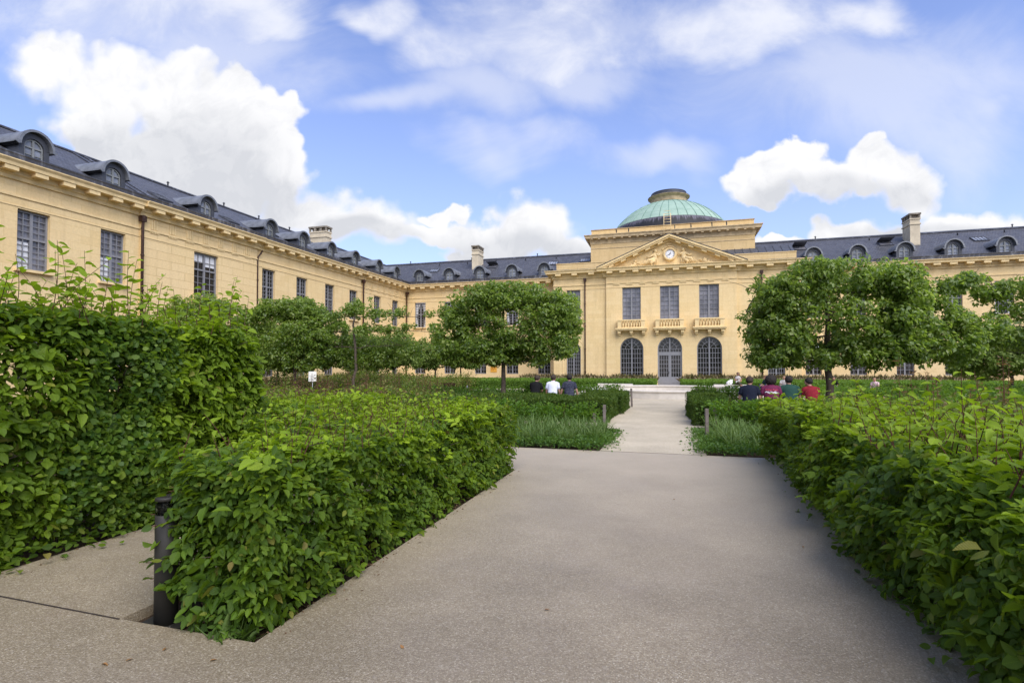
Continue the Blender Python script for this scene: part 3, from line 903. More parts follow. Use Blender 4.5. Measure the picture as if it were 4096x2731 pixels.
for s in (-1,1):
    a, b = sorted((s*5.95, s*10.98))
    cornice_run(mb, fpF, a, b, (-1 if s < 0 else 0), (1 if s > 0 else 0), 1.62, a+.55+(0 if s<0 else .35))
    fs = frame_pt((CX+s*10.98, YF, 0), (0,1,0), (s,0,0)); cornice_run(mb, fs, 0, YR-YF, -1, 0, 1.2, .5)
    band(mb, fpF, a, b, 9.60, 9.69, .07); band(mb, fpF, a, b, 9.22, 9.27, .035)
    band(mb, fs, 0, YR-YF, 9.60, 9.69, .07); band(mb, fs, 0, YR-YF, 9.22, 9.27, .035)
    fbox(mb, fpF, s*9.0-1.05, s*9.0+1.05, 5.95, 6.09, -.05, .22)
    for q in (-.85,.85): fbox(mb, fpF, s*9.0+q-.09, s*9.0+q+.09, 5.45, 5.95, 0, .14)
band(mb, fpP, -5.8, 5.8, 9.62, 9.71, .07); band(mb, fpP, -5.8, 5.8, 9.22, 9.27, .035)
for s in (-1,1): fbox(mb, fpP, s*5.8-(.16 if s > 0 else 0), s*5.8+(.16 if s < 0 else 0), 9.72, 10.28, 0, .03)
triglyphs(mb, fpP, [-4.82+1.205*k for k in range(9)], 0)
loc_mb(mb, PV).build('cornice', M['trim'], PV)
for s in (-1,1):
    mb = MB(); a, b = sorted((s*5.5, s*10.75)); fbox(mb, fpF, a, b, 11.06, 11.84, -.75, -.35); fbox(mb, fpF, a-.03, b+.03, 11.84, 11.92, -.78, -.31)
    loc_mb(mb, PV).build('parapet', M['stone_pale'], PV)
mb = MB(); 
for s in (-1,1):
    a, b = sorted((s*6.6, s*11.6)); fbox(mb, fpF, a, b, 11.062, 11.10, -.35, .76)
loc_mb(mb, PV).build('lead_flashing', M['lead'], PV)
# pediment
hw, z0, za = 6.62, 11.065, 13.86
mb = MB()
mb.poly([fpP(-hw+.4,z0,.02), fpP(hw-.4,z0,.02), fpP(0,za-.25,.02)])
loc_mb(mb, PV).build('tympanum', M['trim'], PV)
mb = MB()
sl = (za-z0)/hw
for s in (-1,1):
    def P(x, dz, d): return fpP(s*x, z0 + (hw-x)*sl + dz, d)
    for (dz0, dz1, d0, d1) in ((-.17,0,-2.6,.80),(-.32,-.17,-.0,.70),(-.52,-.32,0,.26)):
        xa = hw + (dz1)/sl if dz1 < 0 else hw
        c = [P(0,dz0,d0),P(0,dz1,d0),P(xa,dz1 if dz1==0 else dz1,d0),P(hw+dz0/sl,dz0,d0)]
        e = [P(0,dz0,d1),P(0,dz1,d1),P(xa,dz1 if dz1==0 else dz1,d1),P(hw+dz0/sl,dz0,d1)]
        mb.add(c+e, [(0,1,2,3),(7,6,5,4),(0,4,5,1),(1,5,6,2),(2,6,7,3),(3,7,4,0)])
    for k in range(5):
        x = .78 + k*1.12
        c = [P(x-.22,-.50,.2),P(x+.22,-.50,.2),P(x+.22,-.318,.2),P(x-.22,-.318,.2)]; e = [P(x-.22,-.50,.62),P(x+.22,-.50,.62),P(x+.22,-.318,.62),P(x-.22,-.318,.62)]
        mb.add(c+e, [(0,1,2,3),(7,6,5,4),(0,4,5,1),(1,5,6,2),(2,6,7,3),(3,7,4,0)])
loc_mb(mb, PV).build('pediment', M['trim'], PV)
mb = MB()
for s in (-1,1):
    c = [fpP(s*(hw+.03),z0+.03,.83), fpP(0,za+.03,.83), fpP(0,za+.03,-3.2), fpP(s*(hw+.03),z0+.03,-3.2)]
    mb.prism(c, (0,0,.035))
loc_mb(mb, PV).build('pediment_flashing', M['lead'], PV)
# sculpture in the tympanum
def relief(which):
    rp = lambda x, z, d=.1: fpP(x, z, d)
    m = MB(); rr = random.Random(3)
    def limb(pts, r): m.tube([rp(*p) for p in pts], r, 8)
    def blob(x, z, rx, rz, d=.1, dep=.12, tilt=0):
        m.ellip(rp(x,z,d), (rx,dep,rz), Matrix.Rotation(tilt,3,'Y'), 10, 7)
    for s, k in ((which,1.0),) if which else ():
        # seated draped figure leaning to the clock
        blob(s*1.22,12.45,.14,.17,.16,.14); blob(s*1.24,12.52,.17,.14,.12,.12)
        blob(s*1.28,12.02,.24,.34,.14,.15,s*.25); blob(s*1.40,11.68,.36,.24,.16,.16,s*.3)
        limb([(s*1.18,12.2,.2),(s*.95,12.05,.22),(s*.78,12.2,.2)], [.09,.075,.055])
        limb([(s*1.42,12.15,.2),(s*1.72,11.92,.22),(s*(2.1 if s<0 else 2.0),12.0,.2)], [.09,.075,.05])
        limb([(s*1.4,11.7,.2),(s*1.9,11.62,.24),(s*2.15,11.30,.2),(s*2.35,11.16,.15)], [.17,.15,.10,.06])
        limb([(s*1.3,11.6,.2),(s*1.62,11.40,.24),(s*1.55,11.14,.2)], [.17,.14,.09])
        for q in range(9):                                        # drapery folds
            x = 1.0+q*.13; limb([(s*x,11.75-.02*q,.16),(s*(x+.08+.05*rr.random()),11.45,.22),(s*(x+.1+.15*rr.random()),11.13,.17)], [.03,.045,.03])
        for q in range(6):
            x = 1.5+q*.16; limb([(s*(x-.2),11.66,.28),(s*x,11.52-.03*q,.32),(s*(x+.35),11.2,.26)], .028)
        # small figure or trophies tapering to the corner
        blob(s*3.05,11.62-.1*(s>0),.11,.12,.14,.11); blob(s*3.1,11.36,.17,.22,.12,.12,s*.5)
        limb([(s*3.05,11.45,.16),(s*2.75,11.42,.18),(s*2.6,11.52,.16)], [.06,.05,.04])
        limb([(s*3.1,11.25,.16),(s*3.5,11.2,.16),(s*3.85,11.12,.12)], [.10,.08,.05])
        for q in range(14):
            x = 2.3+rr.random()*1.6; blob(s*x,11.12+rr.random()*max(.05,.42-.2*(x-2.3)),.06+.05*rr.random(),.05+.05*rr.random(),.08,.08)
    for q in range(22 if not which else 0):                       # garland over the clock
        a = PI*(.22+.56*q/21); blob(.62*1.22*math.cos(a)+.0, 12.12+.62*1.18*math.sin(a), .07+.03*rr.random(), .06+.03*rr.random(), .08,.08)
    for q in range(8 if not which else 0): blob(-.2+.06*q, 13.0+.08*rr.random(), .07,.07,.08,.08)
    return m
for wh in (-1,1): loc_mb(relief(wh), PV).build('relief_sculpture', M['trim'], PV)
loc_mb(relief(0), PV).build('garland', M['trim'], PV)
# clock
ck = MB(); cc = fpP(.06,12.10,0)
def ring(mb, c, r0, r1, y0, y1, n=40):
    P=[];F=[]
    for k in range(n):
        a=2*PI*k/n; ca,sa=math.cos(a),math.sin(a)
        P += [(c.x+r0*ca,y0,c.z+r0*sa),(c.x+r1*ca,y0,c.z+r1*sa),(c.x+r1*ca,y1,c.z+r1*sa),(c.x+r0*ca,y1,c.z+r0*sa)]
    for k in range(n):
        i=4*k;j=4*((k+1)%n)
        for q in range(4): F.append((i+q,i+(q+1)%4,j+(q+1)%4,j+q))
    mb.add(P,F)
ring(ck, cc, .42, .60, YP-.30, YP-.02); ring(ck, cc, .46, .55, YP-.34, YP-.28)
CK = loc_mb(ck, PV).build('clock', M['trim'], PV)
fm = MB(); fm.prism([(cc.x+.43*math.cos(2*PI*k/40), YP-.235, cc.z+.43*math.sin(2*PI*k/40)) for k in range(40)], (0,.05,0)); loc_mb(fm,PV).build('clock_face', M['clock_white'], CK)
def text_mesh(txt, size, font_scale=1.0):
    cu = bpy.data.curves.new('txt','FONT'); cu.body = txt; cu.size = size; cu.align_x='CENTER'; cu.align_y='CENTER'; cu.extrude = 0
    o = bpy.data.objects.new('txt', cu); COL.objects.link(o)
    dg = bpy.context.evaluated_depsgraph_get(); dg.update()
    me = bpy.data.meshes.new_from_object(o.evaluated_get(dg))
    bpy.data.objects.remove(o); return me
nm = MB()
for i, t in enumerate(['XII','I','II','III','IIII','V','VI','VII','VIII','IX','X','XI']):
    me = text_mesh(t, .13); a = -2*PI*i/12
    rm = Matrix.Rotation(a, 3, 'Z')
    vs = []
    for v in me.vertices:
        q = rm @ Vector((v.co.x*1.0, v.co.y+.345, 0)); vs.append((cc.x+q.x, YP-.241, cc.z+q.y))
    nm.add(vs, [tuple(p.vertices) for p in me.polygons]); bpy.data.meshes.remove(me)
loc_mb(nm,PV).build('numerals', M['black'], CK)
def hand(ang, ln, w, y, tail=.08):
    m = MB(); d = Vector((math.sin(ang),0,math.cos(ang))); n_ = Vector((d.z,0,-d.x)); c = Vector((cc.x,y,cc.z))
    m.prism([c-d*tail-n_*w*.6, c-d*tail+n_*w*.6, c+d*ln*.6+n_*w, c+d*ln, c+d*ln*.6-n_*w], (0,-.012,0))
    m.ellip(c, (.03,.02,.03)); loc_mb(m,PV).build('clock_hand', M['black'], CK)
hand(R(240), .34, .022, YP-.25); hand(R(20), .22, .03, YP-.268)
# windows, balconies, door
for c in WX: W_PAV.place(PV, fpP(c,6.13,-.20))
for c in (WX[0],WX[2]): W_ARCH.place(PV, fpP(c,.68,-.22))
for s in (-1,1):
    W_FLK.place(PV, fpF(s*9.0,6.11,-.2)); W_ARCN.place(PV, fpF(s*9.0,.72,-.22))
dm, dg_ = win_arch(2.16, 4.44, 4, 5, door=(.78, 2.92))
dr = dm.build('entrance_door', M['frame'], PV, fpP(0,.01,-.22)-PV.location); dg_.build('pane', M['glass'], dr)
hd = MB(); hd.tube([(-.09,-.09,1.05),(-.09,-.09,1.3)], .02, 6); hd.tube([(-.09,-.09,1.18),(-.09,-.03,1.18)], .015, 6); hd.build('handle', M['black'], dr)
st = MB(); fbox(st, fpP, -1.6, 1.6, 0, .02, 0, .9); loc_mb(st,PV).build('doorstep', M['concrete'], PV)
bal = MB()
bal.box(-1.38,1.38,-.62,0,-.02,.10); bal.box(-1.44,1.44,-.70,0,.10,.20)
for x in (-1.12,0,1.12):
    bal.box(x-.14,x+.14,-.52,0,-.26,-.022); bal.box(x-.11,x+.11,-.36,0,-.42,-.26)
bal.box(-1.25,1.25,-.58,-.32,.2,.30)
for s in (-1,1): bal.box(s*1.25-(.36 if s>0 else 0), s*1.25+(.36 if s<0 else 0), -.58,-.32,.30,.88)
bal.box(-1.29,1.29,-.62,-.28,.88,1.0)
for k in range(7): bal.lathe([(.055,0),(.055,.05),(.035,.08),(.085,.22),(.075,.30),(.035,.45),(.05,.52),(.05,.58)], 10, (-.75+.25*k,-.45,.30))
for s in (-1,1): bal.box(s*1.25-(.2 if s>0 else 0), s*1.25+(.2 if s<0 else 0), -.32,0,.2,.98)
bme = bal.mesh('balcony', M['trim'])
for c in WX: link('balcony', bme, None, PV, fpP(c,5.12,0)-PV.location)
for s in (-1,1):
    mb = MB(); p = fpF(s*7.85,0,.14); mb.tube([(p.x,p.y,10.2),(p.x,p.y,0.1)], .065, 8); mb.box(p.x-.13,p.x+.13,p.y-.1,p.y+.1,10.0,10.26)
    for z in (1.2,3.4,5.6,7.8): mb.lathe([(.095,0),(.095,.08)],8,(p.x,p.y,z))
    loc_mb(mb, PV).build('downpipe', M['pipe'], PV)
# attic block
AX0, AX1, AY = -7.52, 7.80, 54.0
fpA = frame_pt((.14,AY,0), (1,0,0), (0,-1,0)); hwA = 7.66
mb = MB()
mb.box(.14-hwA,.14+hwA,AY,AY+15.4,11.0,14.55)
mb.box(.14-hwA+.05,.14+hwA-.05,AY+.05,AY+15.3,14.95,15.52)
loc_mb(mb, PV).build('attic', M['stone_pale'], PV)
mb = MB()
AC = [(0,14.10),(.05,14.10),(.05,14.18),(.10,14.40),(.14,14.52),(.52,14.62),(.55,14.78),(.64,14.90),(.64,14.96),(0,14.96)]
sweep(mb, fpA, AC, -hwA, hwA, -1, 1)
for s in (-1,1):
    fs = frame_pt((.14+s*hwA, AY, 0), (0,1,0), (s,0,0)); sweep(mb, fs, AC, 0, 15.4, -1, 0)
    for k in range(20): fbox(mb, fs, .2+k*.74-.1, .2+k*.74+.1, 14.50, 14.60, .1, .48)
for k in range(21):
    u = -hwA+.15+k*(2*hwA-.3)/20; fbox(mb, fpA, u-.11, u+.11, 14.50, 14.60, .1, .48); fbox(mb, fpA, u-.14,u+.14,14.33,14.37,.02,.12)
band(mb, fpA, -hwA, hwA, 13.62, 13.68, .04)
sweep(mb, fpA, [(-.4,15.52),(.02,15.52),(.04,15.58),(-.4,15.60)], -hwA, hwA, 0, 0)
loc_mb(mb, PV).build('attic_cornice', M['trim_old'], PV)
for u in (-5.1,-3.9,.5,2.0,3.9,5.2):
    mb = MB(); w_ = .03+.03*abs(math.sin(u*7)); mb.add([fpA(u-w_*.4,15.0,-.046),fpA(u+w_*.5,14.97,-.046),fpA(u+w_,15.3,-.046),fpA(u+w_*.6,15.52,-.046),fpA(u-w_,15.52,-.046),fpA(u-w_*.8,15.25,-.046)],[(0,1,2,3,4,5)]); loc_mb(mb, PV).build('stain', M['black'], PV)
mb = MB()
mb.poly([(2.5,52.35,11.80),(10.9,52.35,11.80),(10.9,54.3,12.95),(2.5,54.3,12.95)])
for k in range(13): mb.prism([(2.7+k*.66,52.4,11.83),(2.76+k*.66,52.4,11.83),(2.76+k*.66,54.2,12.89),(2.7+k*.66,54.2,12.89)],(0,0,.05))
loc_mb(mb, PV).build('lean_to_roof', M['zinc_dark'], PV); mb = MB()
mb.poly([(7.8,54.3,12.95),(10.9,54.3,12.95),(10.9,58,13.6),(7.8,58,13.6)]); loc_mb(mb, PV).build('lean_to_roof', M['zinc_dark'], PV); mb = MB()
mb.poly([(-10.9,52.35,11.4),(-7.4,52.35,11.4),(-7.4,55.2,11.6),(-10.9,55.2,11.6)])
loc_mb(mb, PV).build('lean_to_roof', M['zinc_dark'], PV)
# dome
DC = (.1, 61.8, 0); DRAD = 7.32; DZ = 12.72
def dr_(z): return math.sqrt(max(DRAD**2-(z-DZ)**2, .01))
zs = [16.98+(19.78-16.98)*k/24 for k in range(25)]
mb = MB(); mb.lathe([(dr_(z), z) for z in zs], 96, DC, True, False); DM = loc_mb(mb, PV).build('dome', M['copper'], PV)
mb = MB()
for k in range(40):
    a = 2*PI*k/40
    mb.tube([(DC[0]+(dr_(z)+.01)*math.cos(a), DC[1]+(dr_(z)+.01)*math.sin(a), z+.005) for z in zs[::2]], .034, 4, False, False)
for z in (17.75, 18.5, 19.2):
    mb.tube([(DC[0]+(dr_(z)-.01)*math.cos(2*PI*k/96), DC[1]+(dr_(z)-.01)*math.sin(2*PI*k/96), z) for k in range(97)], .018, 4, False, False)
loc_mb(mb, PV).build('seam', M['copper_seam'], DM)
mb = MB(); mb.lathe([(6.98,15.0),(6.78,15.5)]+[(dr_(z)-.02, z) for z in (15.8,16.1,16.4,16.7,17.0)], 96, DC, True, False); loc_mb(mb, PV).build('dome_skirt', M['dome_band'], PV)
mb = MB(); mb.lathe([(1.95,19.6),(1.92,19.78),(2.0,19.82),(2.0,19.86),(1.9,19.90),(1.93,20.26),(2.10,20.40),(2.24,20.47),(2.24,20.53),(1.95,20.56)], 64, DC, False, True); LT = loc_mb(mb, PV).build('lantern', M['lantern'], PV)
mb = MB(); mb.lathe([(2.26,20.532),(2.26,20.56),(1.9,20.61),(1.86,20.64),(1.86,20.96),(1.90,20.98),(1.88,21.01),(0.02,21.05)], 64, DC, False, True); loc_mb(mb, PV).build('cap', M['zinc_dark'], LT)
mb = MB()
for s in (-.32,.32): mb.tube([(s-.05,53.25,13.9),(s-.05,53.25,15.6),(s-.05,53.9,16.6),(s-.05,55.8,17.2)], .03, 5)
for k in range(10):
    z = 14.0+.33*k; y = 53.25 if z < 15.6 else 53.25+(z-15.6)*.65
    mb.tube([(-.37,y,z),(.27,y,z)], .022, 5)
loc_mb(mb, PV).build('ladder', M['trim'], PV)
# poster on the rear wall
PS = empty('wall_poster', (-18.35, YR-.03, 1.15), 0, 'tall yellow poster fixed to the rear wall beside a ground floor window', 'poster')
m = MB(); m.box(-.36,.36,-.012,.012,0,1.35); m.build('board', M['yellow'], PS)
m = MB()
for z,w in ((1.1,.5),(.98,.42),(.55,.55),(.42,.5),(.32,.54),(.22,.3)): m.box(-.28,-.28+w,-.018,-.012,z,z+.05)
m.build('lettering', M['yellow_ink'], PS)
# ================================================================== GROUND
def sheet(name, rects, z, mat, skirt=0.0, lab=None):
    mb = MB()
    for x0,x1,y0,y1 in rects:
        mb.quad((x0,y0,z),(x1,y0,z),(x1,y1,z),(x0,y1,z))
        if skirt:
            mb.quad((x0,y0,z-skirt),(x1,y0,z-skirt),(x1,y0,z),(x0,y0,z)); mb.quad((x1,y1,z-skirt),(x0,y1,z-skirt),(x0,y1,z),(x1,y1,z))
            mb.quad((x1,y0,z-skirt),(x1,y1,z-skirt),(x1,y1,z),(x1,y0,z)); mb.quad((x0,y1,z-skirt),(x0,y0,z-skirt),(x0,y0,z),(x0,y1,z))
    return tag(mb.build(name, mat), kind='structure')
sheet('ground', [(-400,400,-200,600)], -.07, M['soil'])
BX0, BX1, BY0, BY1 = -3.37, -2.33, 2.60, 8.15                        # bed of the low hedge
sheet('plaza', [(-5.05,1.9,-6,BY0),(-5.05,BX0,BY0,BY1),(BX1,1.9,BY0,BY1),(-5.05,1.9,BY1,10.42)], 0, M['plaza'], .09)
sheet('gravel_path', [(-1.30,.66,10.42,22.2),(-1.75,-1.30,13.4,22.2),(.66,1.0,14.4,22.2)], -.004, M['gravel'], .06)
sheet('gravel_court', [(-14,18,22.2,40.0),(-1.0,.95,40.0,50.9),(-12,12,50.4,51.4)], -.006, M['gravel'], .06)
sheet('bed_edge_path', [(-10,-1.75,13.4,15.8),(1.0,8,14.4,15.7)], -.008, M['gravel'], .05)
mb = MB(); mb.prism([(-5.05,2.618,.0015),(BX0,2.588,.0015),(BX0,2.600,.0015),(-5.05,2.632,.0015)],(0,0,.002)); tag(mb.build('plaza_joint', M['joint']), kind='structure')
mb = MB(); mb.box(-5.05,1.62,10.415,10.428,-.02,.003); tag(mb.build('plaza_edge_joint', M['joint']), kind='structure')

# ================================================================== HEDGES
def hedge_points(x0,x1,y0,y1,z0,z1,dens,faces,rng,amp=.2,depth=.10,hole=.30,hs=2.6):
    """points on the faces of a clipped block, with their outward direction"""
    P=[];O=[]
    def face(area, f, out):
        n=int(area*dens); a=rng.random((n,2)); p=f(a); o=np.tile(np.array(out,float),(n,1)); P.append(p);O.append(o)
    lx,ly,lz=x1-x0,y1-y0,z1-z0
    if 'W' in faces: face(ly*lz*faces['W'], lambda a: np.c_[np.full(len(a),x0), y0+ly*a[:,0], z0+lz*a[:,1]], (-1,0,0))
    if 'E' in faces: face(ly*lz*faces['E'], lambda a: np.c_[np.full(len(a),x1), y0+ly*a[:,0], z0+lz*a[:,1]], (1,0,0))
    if 'S' in faces: face(lx*lz*faces['S'], lambda a: np.c_[x0+lx*a[:,0], np.full(len(a),y0), z0+lz*a[:,1]], (0,-1,0))
    if 'N' in faces: face(lx*lz*faces['N'], lambda a: np.c_[x0+lx*a[:,0], np.full(len(a),y1), z0+lz*a[:,1]], (0,1,0))
    if 'T' in faces: face(lx*ly*faces['T'], lambda a: np.c_[x0+lx*a[:,0], y0+ly*a[:,1], np.full(len(a),z1)], (0,0,1))
    P=np.concatenate(P);O=np.concatenate(O)
    d=rng.exponential(depth,len(P)); d=np.minimum(d,.45)
    b=(vnoise(P,1.5)-.5)*amp+(vnoise(P+7,4.5)-.5)*amp*.6
    Q=P+O*(b-d)[:,None]
    # round the shoulders off
    keep=~((vnoise(P+13,hs)<hole)&(d<.14))
    Q[:,2]=np.maximum(Q[:,2],.02)
    return Q[keep],O[keep],d[keep]

def spray_leaves(name, Q, O, mat, L, parent, rng, yv, k=7):
    """flat twigs of alternate leaves: Q, O give the twig ends on the clipped face"""
    m=len(Q)//k; Q=Q[:m];O=O[:m];L=L[:m];yv=yv[:m]
    top=(O[:,2]>.5)[:,None]
    T=norm(np.cross(O,rng.standard_normal((m,3))))
    d=norm(np.where(top,T*.85+O*rng.uniform(.15,.8,(m,1)),O*.75+T*rng.uniform(.2,1.0,(m,1))+np.array([0,0,1.])*rng.normal(-.10,.28,(m,1))))
    nrm=norm(np.where(top,np.array([0,0,1.]),np.array([0,0,.75]))+O*.42+rng.standard_normal((m,3))*.30); nrm=norm(nrm-d*(nrm*d).sum(1,keepdims=True)*.8)
    s=norm(np.cross(nrm,d)); ln=(L*rng.uniform(1.5,2.6,m))
    P=[];A=[];N=[];LL=[];Y=[]
    for j in range(k):
        t=.15+.85*j/(k-1); sg=0 if j==k-1 else (1 if j%2 else -1)
        b=Q+d*(ln*(t-.75))[:,None]-np.array([0,0,1.])*(ln*.18*t*t)[:,None]
        a=d*(.55 if sg else 1.)+s*sg*.85+rng.standard_normal((m,3))*.16+np.array([0,0,-.22])
        keep=rng.random(m)<.93
        P.append(b[keep]);A.append(norm(a)[keep]);N.append(norm(nrm+rng.standard_normal((m,3))*.20)[keep]);LL.append((L*rng.uniform(.65,1.12,m)*(1.0-.25*abs(t-.55)))[keep]);Y.append((yv*(.6+.6*t))[keep])
    me=leaf_mesh(name,np.concatenate(P),np.concatenate(A),np.concatenate(N),np.concatenate(LL),mat,.56,1,young=np.clip(np.concatenate(Y),0,1),rng=rng)
    return link(name,me,None,parent)

def hedge_leaves(name, Q, O, mat, L, parent, rng, wr=.62, young=None, up=.62, detail=1, spread=.42):
    n=len(Q); r=rng.standard_normal((n,3))
    top=O[:,2]>.5
    N=norm(O*.50+np.array([0,0,up])+r*spread)
    r2=rng.standard_normal((n,3))
    A=norm(O*.75+r2*.75+np.array([0,0,-.28])); A[top]=norm(r2[top]*np.array([1,1,.35])+np.array([0,0,.12]))
    me=leaf_mesh(name,Q,A,N,L,mat,wr,detail,young=young,rng=rng)
    return link(name,me,None,parent)

def shoots(parent, bases, lens, rng, leafmat, L=.06, name='sprays', lean=.30, gap=.055, twig=None, young=(.35,1.0)):
    paths=[];P=[];A=[];N=[];LL=[];Y=[]
    for b,ln in zip(bases,lens):
        d=norm(np.array([rng.normal()*lean,rng.normal()*lean,1.0])); bend=np.array([rng.normal(),rng.normal(),0])*.12
        m=max(3,int(ln/.09)+2); pts=[b+d*ln*k/(m-1)+bend*ln*(k/(m-1))**2 for k in range(m)]
        paths.append((pts,[.0050*(1-.65*k/(m-1)) for k in range(m)]))
        side=norm(np.cross(d,rng.standard_normal(3))); nl=max(2,int(ln/gap))
        for k in range(nl):
            t=(k+.6)/nl; p=b+d*ln*t+bend*ln*t*t; s=side if k%2 else -side
            P.append(p);A.append(norm(s*1.0+d*.35+rng.standard_normal(3)*.25+np.array([0,0,-.15])));N.append(norm(np.array([0,0,1.0])+d*.3+rng.standard_normal(3)*.3))
            LL.append(L*(.55+.75*math.sin(PI*min(1,(1-t)*.9+.12)))*rng.uniform(.8,1.2));Y.append(young[0]+(young[1]-young[0])*t*rng.uniform(.6,1))
    s=link(name,stems_mesh(name,paths,twig or M['twig'],3),None,parent)
    me=leaf_mesh('shoot_leaves',np.array(P),np.array(A),np.array(N),np.array(LL),leafmat,.60,1,young=np.array(Y),rng=rng)
    link('shoot_leaves',me,None,s)

def hedge_trunks(parent, pts, h, rng, name='stems'):
    paths=[]
    for x,y in pts:
        p=[np.array([x,y,-.07])]; 
        for k in range(1,5): p.append(np.array([x+rng.normal()*.03,y+rng.normal()*.03,h*k/4*.9]))
        paths.append((p,[.022,.02,.016,.012,.006]))
        for k in range(7):
            z=h*(.15+.75*rng.random()); a=rng.uniform(0,2*PI); ln=rng.uniform(.2,.5)
            paths.append(([np.array([x,y,z]),np.array([x+math.cos(a)*ln*.5,y+math.sin(a)*ln*.5,z+.1]),np.array([x+math.cos(a)*ln,y+math.sin(a)*ln,z+.16])],[.009,.006,.003]))
    link(name,stems_mesh(name,paths,M['bark'],5),None,parent)

def youngness(Q,O,rng,base=.12):
    top=(O[:,2]>.5)
    y=np.clip(base+.20*rng.random(len(Q))**2+.9*top*rng.random(len(Q))**.7,0,1)
    return np.clip(y*np.clip(.15+1.5*vnoise(Q,1.9)*vnoise(Q+5,.7)*1.6,0,1.2),0,1)

# tall hedge on the left: hornbeam with a run of field maple in it
rng=np.random.default_rng(21)
H1=empty('tall_hedge',(-5.75,2.5,0),0,'tall clipped mixed hedge at the left edge, shoots standing above its top','hedge')
def under(root,Q): return Q-np.array(root.location)
x0,x1,y0,y1,h=-6.6,-5.12,-.6,5.75,2.09
Q,O,d=hedge_points(x0,x1,y0,y1,.03,h,2350,{'E':1.0,'T':.75,'N':1.15,'S':.3},rng,.27,.11,.30)
mz=(np.abs(Q[:,1]-4.05+.25*np.sin(Q[:,2]*2.2)+.5*(vnoise(Q,1.7)-.5))<.42)&(O[:,0]>.5)&(Q[:,2]<2.0)
yv=youngness(Q,O,rng,.30)
L=np.clip(rng.normal(.088,.024,len(Q)),.04,.15)
pm=rng.permutation(np.flatnonzero(~mz)); spray_leaves('foliage',under(H1,Q[pm]),O[pm],M['hornbeam'],L[pm],H1,rng,yv[pm])
Qm=np.repeat(Q[mz],3,0)+rng.normal(0,.035,(3*mz.sum(),3))+np.array([.03,0,0]); Om=np.repeat(O[mz],3,0)
o=hedge_leaves('maple_foliage',under(H1,Qm),Om,M['maple'],np.clip(rng.normal(.05,.01,len(Qm)),.03,.08),H1,rng,1.0,np.clip(rng.random(len(Qm))**3*.6,0,1),.4)
o['label']='darker small lobed maple leaves in the middle of the hedge'
n=9000; V=np.c_[rng.uniform(x0,x1-.15,n),rng.uniform(y0,y1-.1,n),rng.uniform(.05,h-.1,n)]
hedge_leaves('inner_leaves',under(H1,V),norm(rng.standard_normal((n,3))),M['hornbeam'],np.full(n,.085),H1,rng,.65,None,.4,0)
hedge_trunks(H1,[(p[0]-H1.location.x,p[1]-H1.location.y) for p in [(-5.32-.25*(k%3),.3+k*.42) for k in range(13)]],h,rng)
nb=330; B=np.c_[rng.uniform(x0+.2,x1+.05,nb),rng.uniform(y0,y1,nb),np.full(nb,h-.10)]
shoots(H1,under(H1,B),np.clip(rng.gamma(3.2,.12,nb),.15,.78),rng,M['hornbeam'],.082)
n=700; V=np.c_[x1+rng.exponential(.09,n)-.03,rng.uniform(y0,y1,n),rng.uniform(.01,.14,n)]
hedge_leaves('low_leaves',under(H1,V),np.tile([.6,0,.8],(n,1)),M['hornbeam'],np.clip(rng.normal(.06,.012,n),.03,.09),H1,rng,.75,rng.random(n)*.25)

# low hedge in its bed, running along the path
rng=np.random.default_rng(22)
H2=empty('low_hedge',(-2.85,5.5,0),0,'waist high hornbeam hedge in the narrow bed beside the black bollard','hedge')
x0,x1,y0,y1,h=-3.26,-2.36,2.86,8.15,1.02
parts=[hedge_points(x0,x1,y0,y1,.0,h,2350,{'E':1.0,'T':1.0,'S':1.15,'N':.8,'W':.55},rng,.26,.11,.32),
  hedge_points(-3.40,-3.22,2.84,4.4,.78,h+.03,1900,{'W':1.0,'T':1.0,'S':1.0},rng,.20,.08,.28),
  hedge_points(-3.05,-2.36,2.66,2.95,.0,h+.02,2200,{'E':1.0,'T':1.0,'S':1.1,'W':1.0},rng,.16,.07,.26),
  hedge_points(-4.45,-3.2,4.7,8.15,.35,h+.03,1600,{'T':1.0,'S':.8,'W':.7,'N':.6},rng,.26,.11,.31),
  hedge_points(-6.6,-4.4,6.0,8.2,.35,h+.08,1500,{'T':1.0,'S':.9,'N':.5},rng,.30,.11,.31)]
Q=np.concatenate([p[0] for p in parts]);O=np.concatenate([p[1] for p in parts])
yv=youngness(Q,O,rng)
L=np.clip(rng.normal(.066,.017,len(Q)),.035,.11)
pm=rng.permutation(len(Q)); spray_leaves('foliage',under(H2,Q[pm]),O[pm],M['hornbeam'],L[pm],H2,rng,yv[pm])
n=3500; V=np.c_[rng.uniform(x0+.1,x1-.1,n),rng.uniform(y0+.1,y1-.1,n),rng.uniform(.15,h-.1,n)]
hedge_leaves('inner_leaves',under(H2,V),norm(rng.standard_normal((n,3))),M['hornbeam'],np.full(n,.065),H2,rng,.65,None,.4,0)
hedge_trunks(H2,[(rng.uniform(-.12,.12),3.1+k*.33-5.5) for k in range(15)],h,rng)
nb=330; B=np.c_[rng.uniform(x0,x1,nb),rng.uniform(y0,y1,nb),np.full(nb,h-.06)]
B2=np.c_[rng.uniform(-4.5,-3.2,130),rng.uniform(4.7,8.1,130),np.full(130,h-.03)];B3=np.c_[rng.uniform(-6.5,-4.4,150),rng.uniform(6.1,8.2,150),np.full(150,h+.02)]
B=np.concatenate([B,B2,B3]);nb=len(B)
shoots(H2,under(H2,B),np.clip(rng.gamma(2.6,.055,nb),.07,.36),rng,M['hornbeam'],.06)
nb=34; B=np.c_[rng.uniform(x0+.06,x0+.42,nb),rng.uniform(y0-.12,y0+.1,nb),rng.uniform(.12,.8,nb)]
paths_l=rng.uniform(.12,.24,nb)
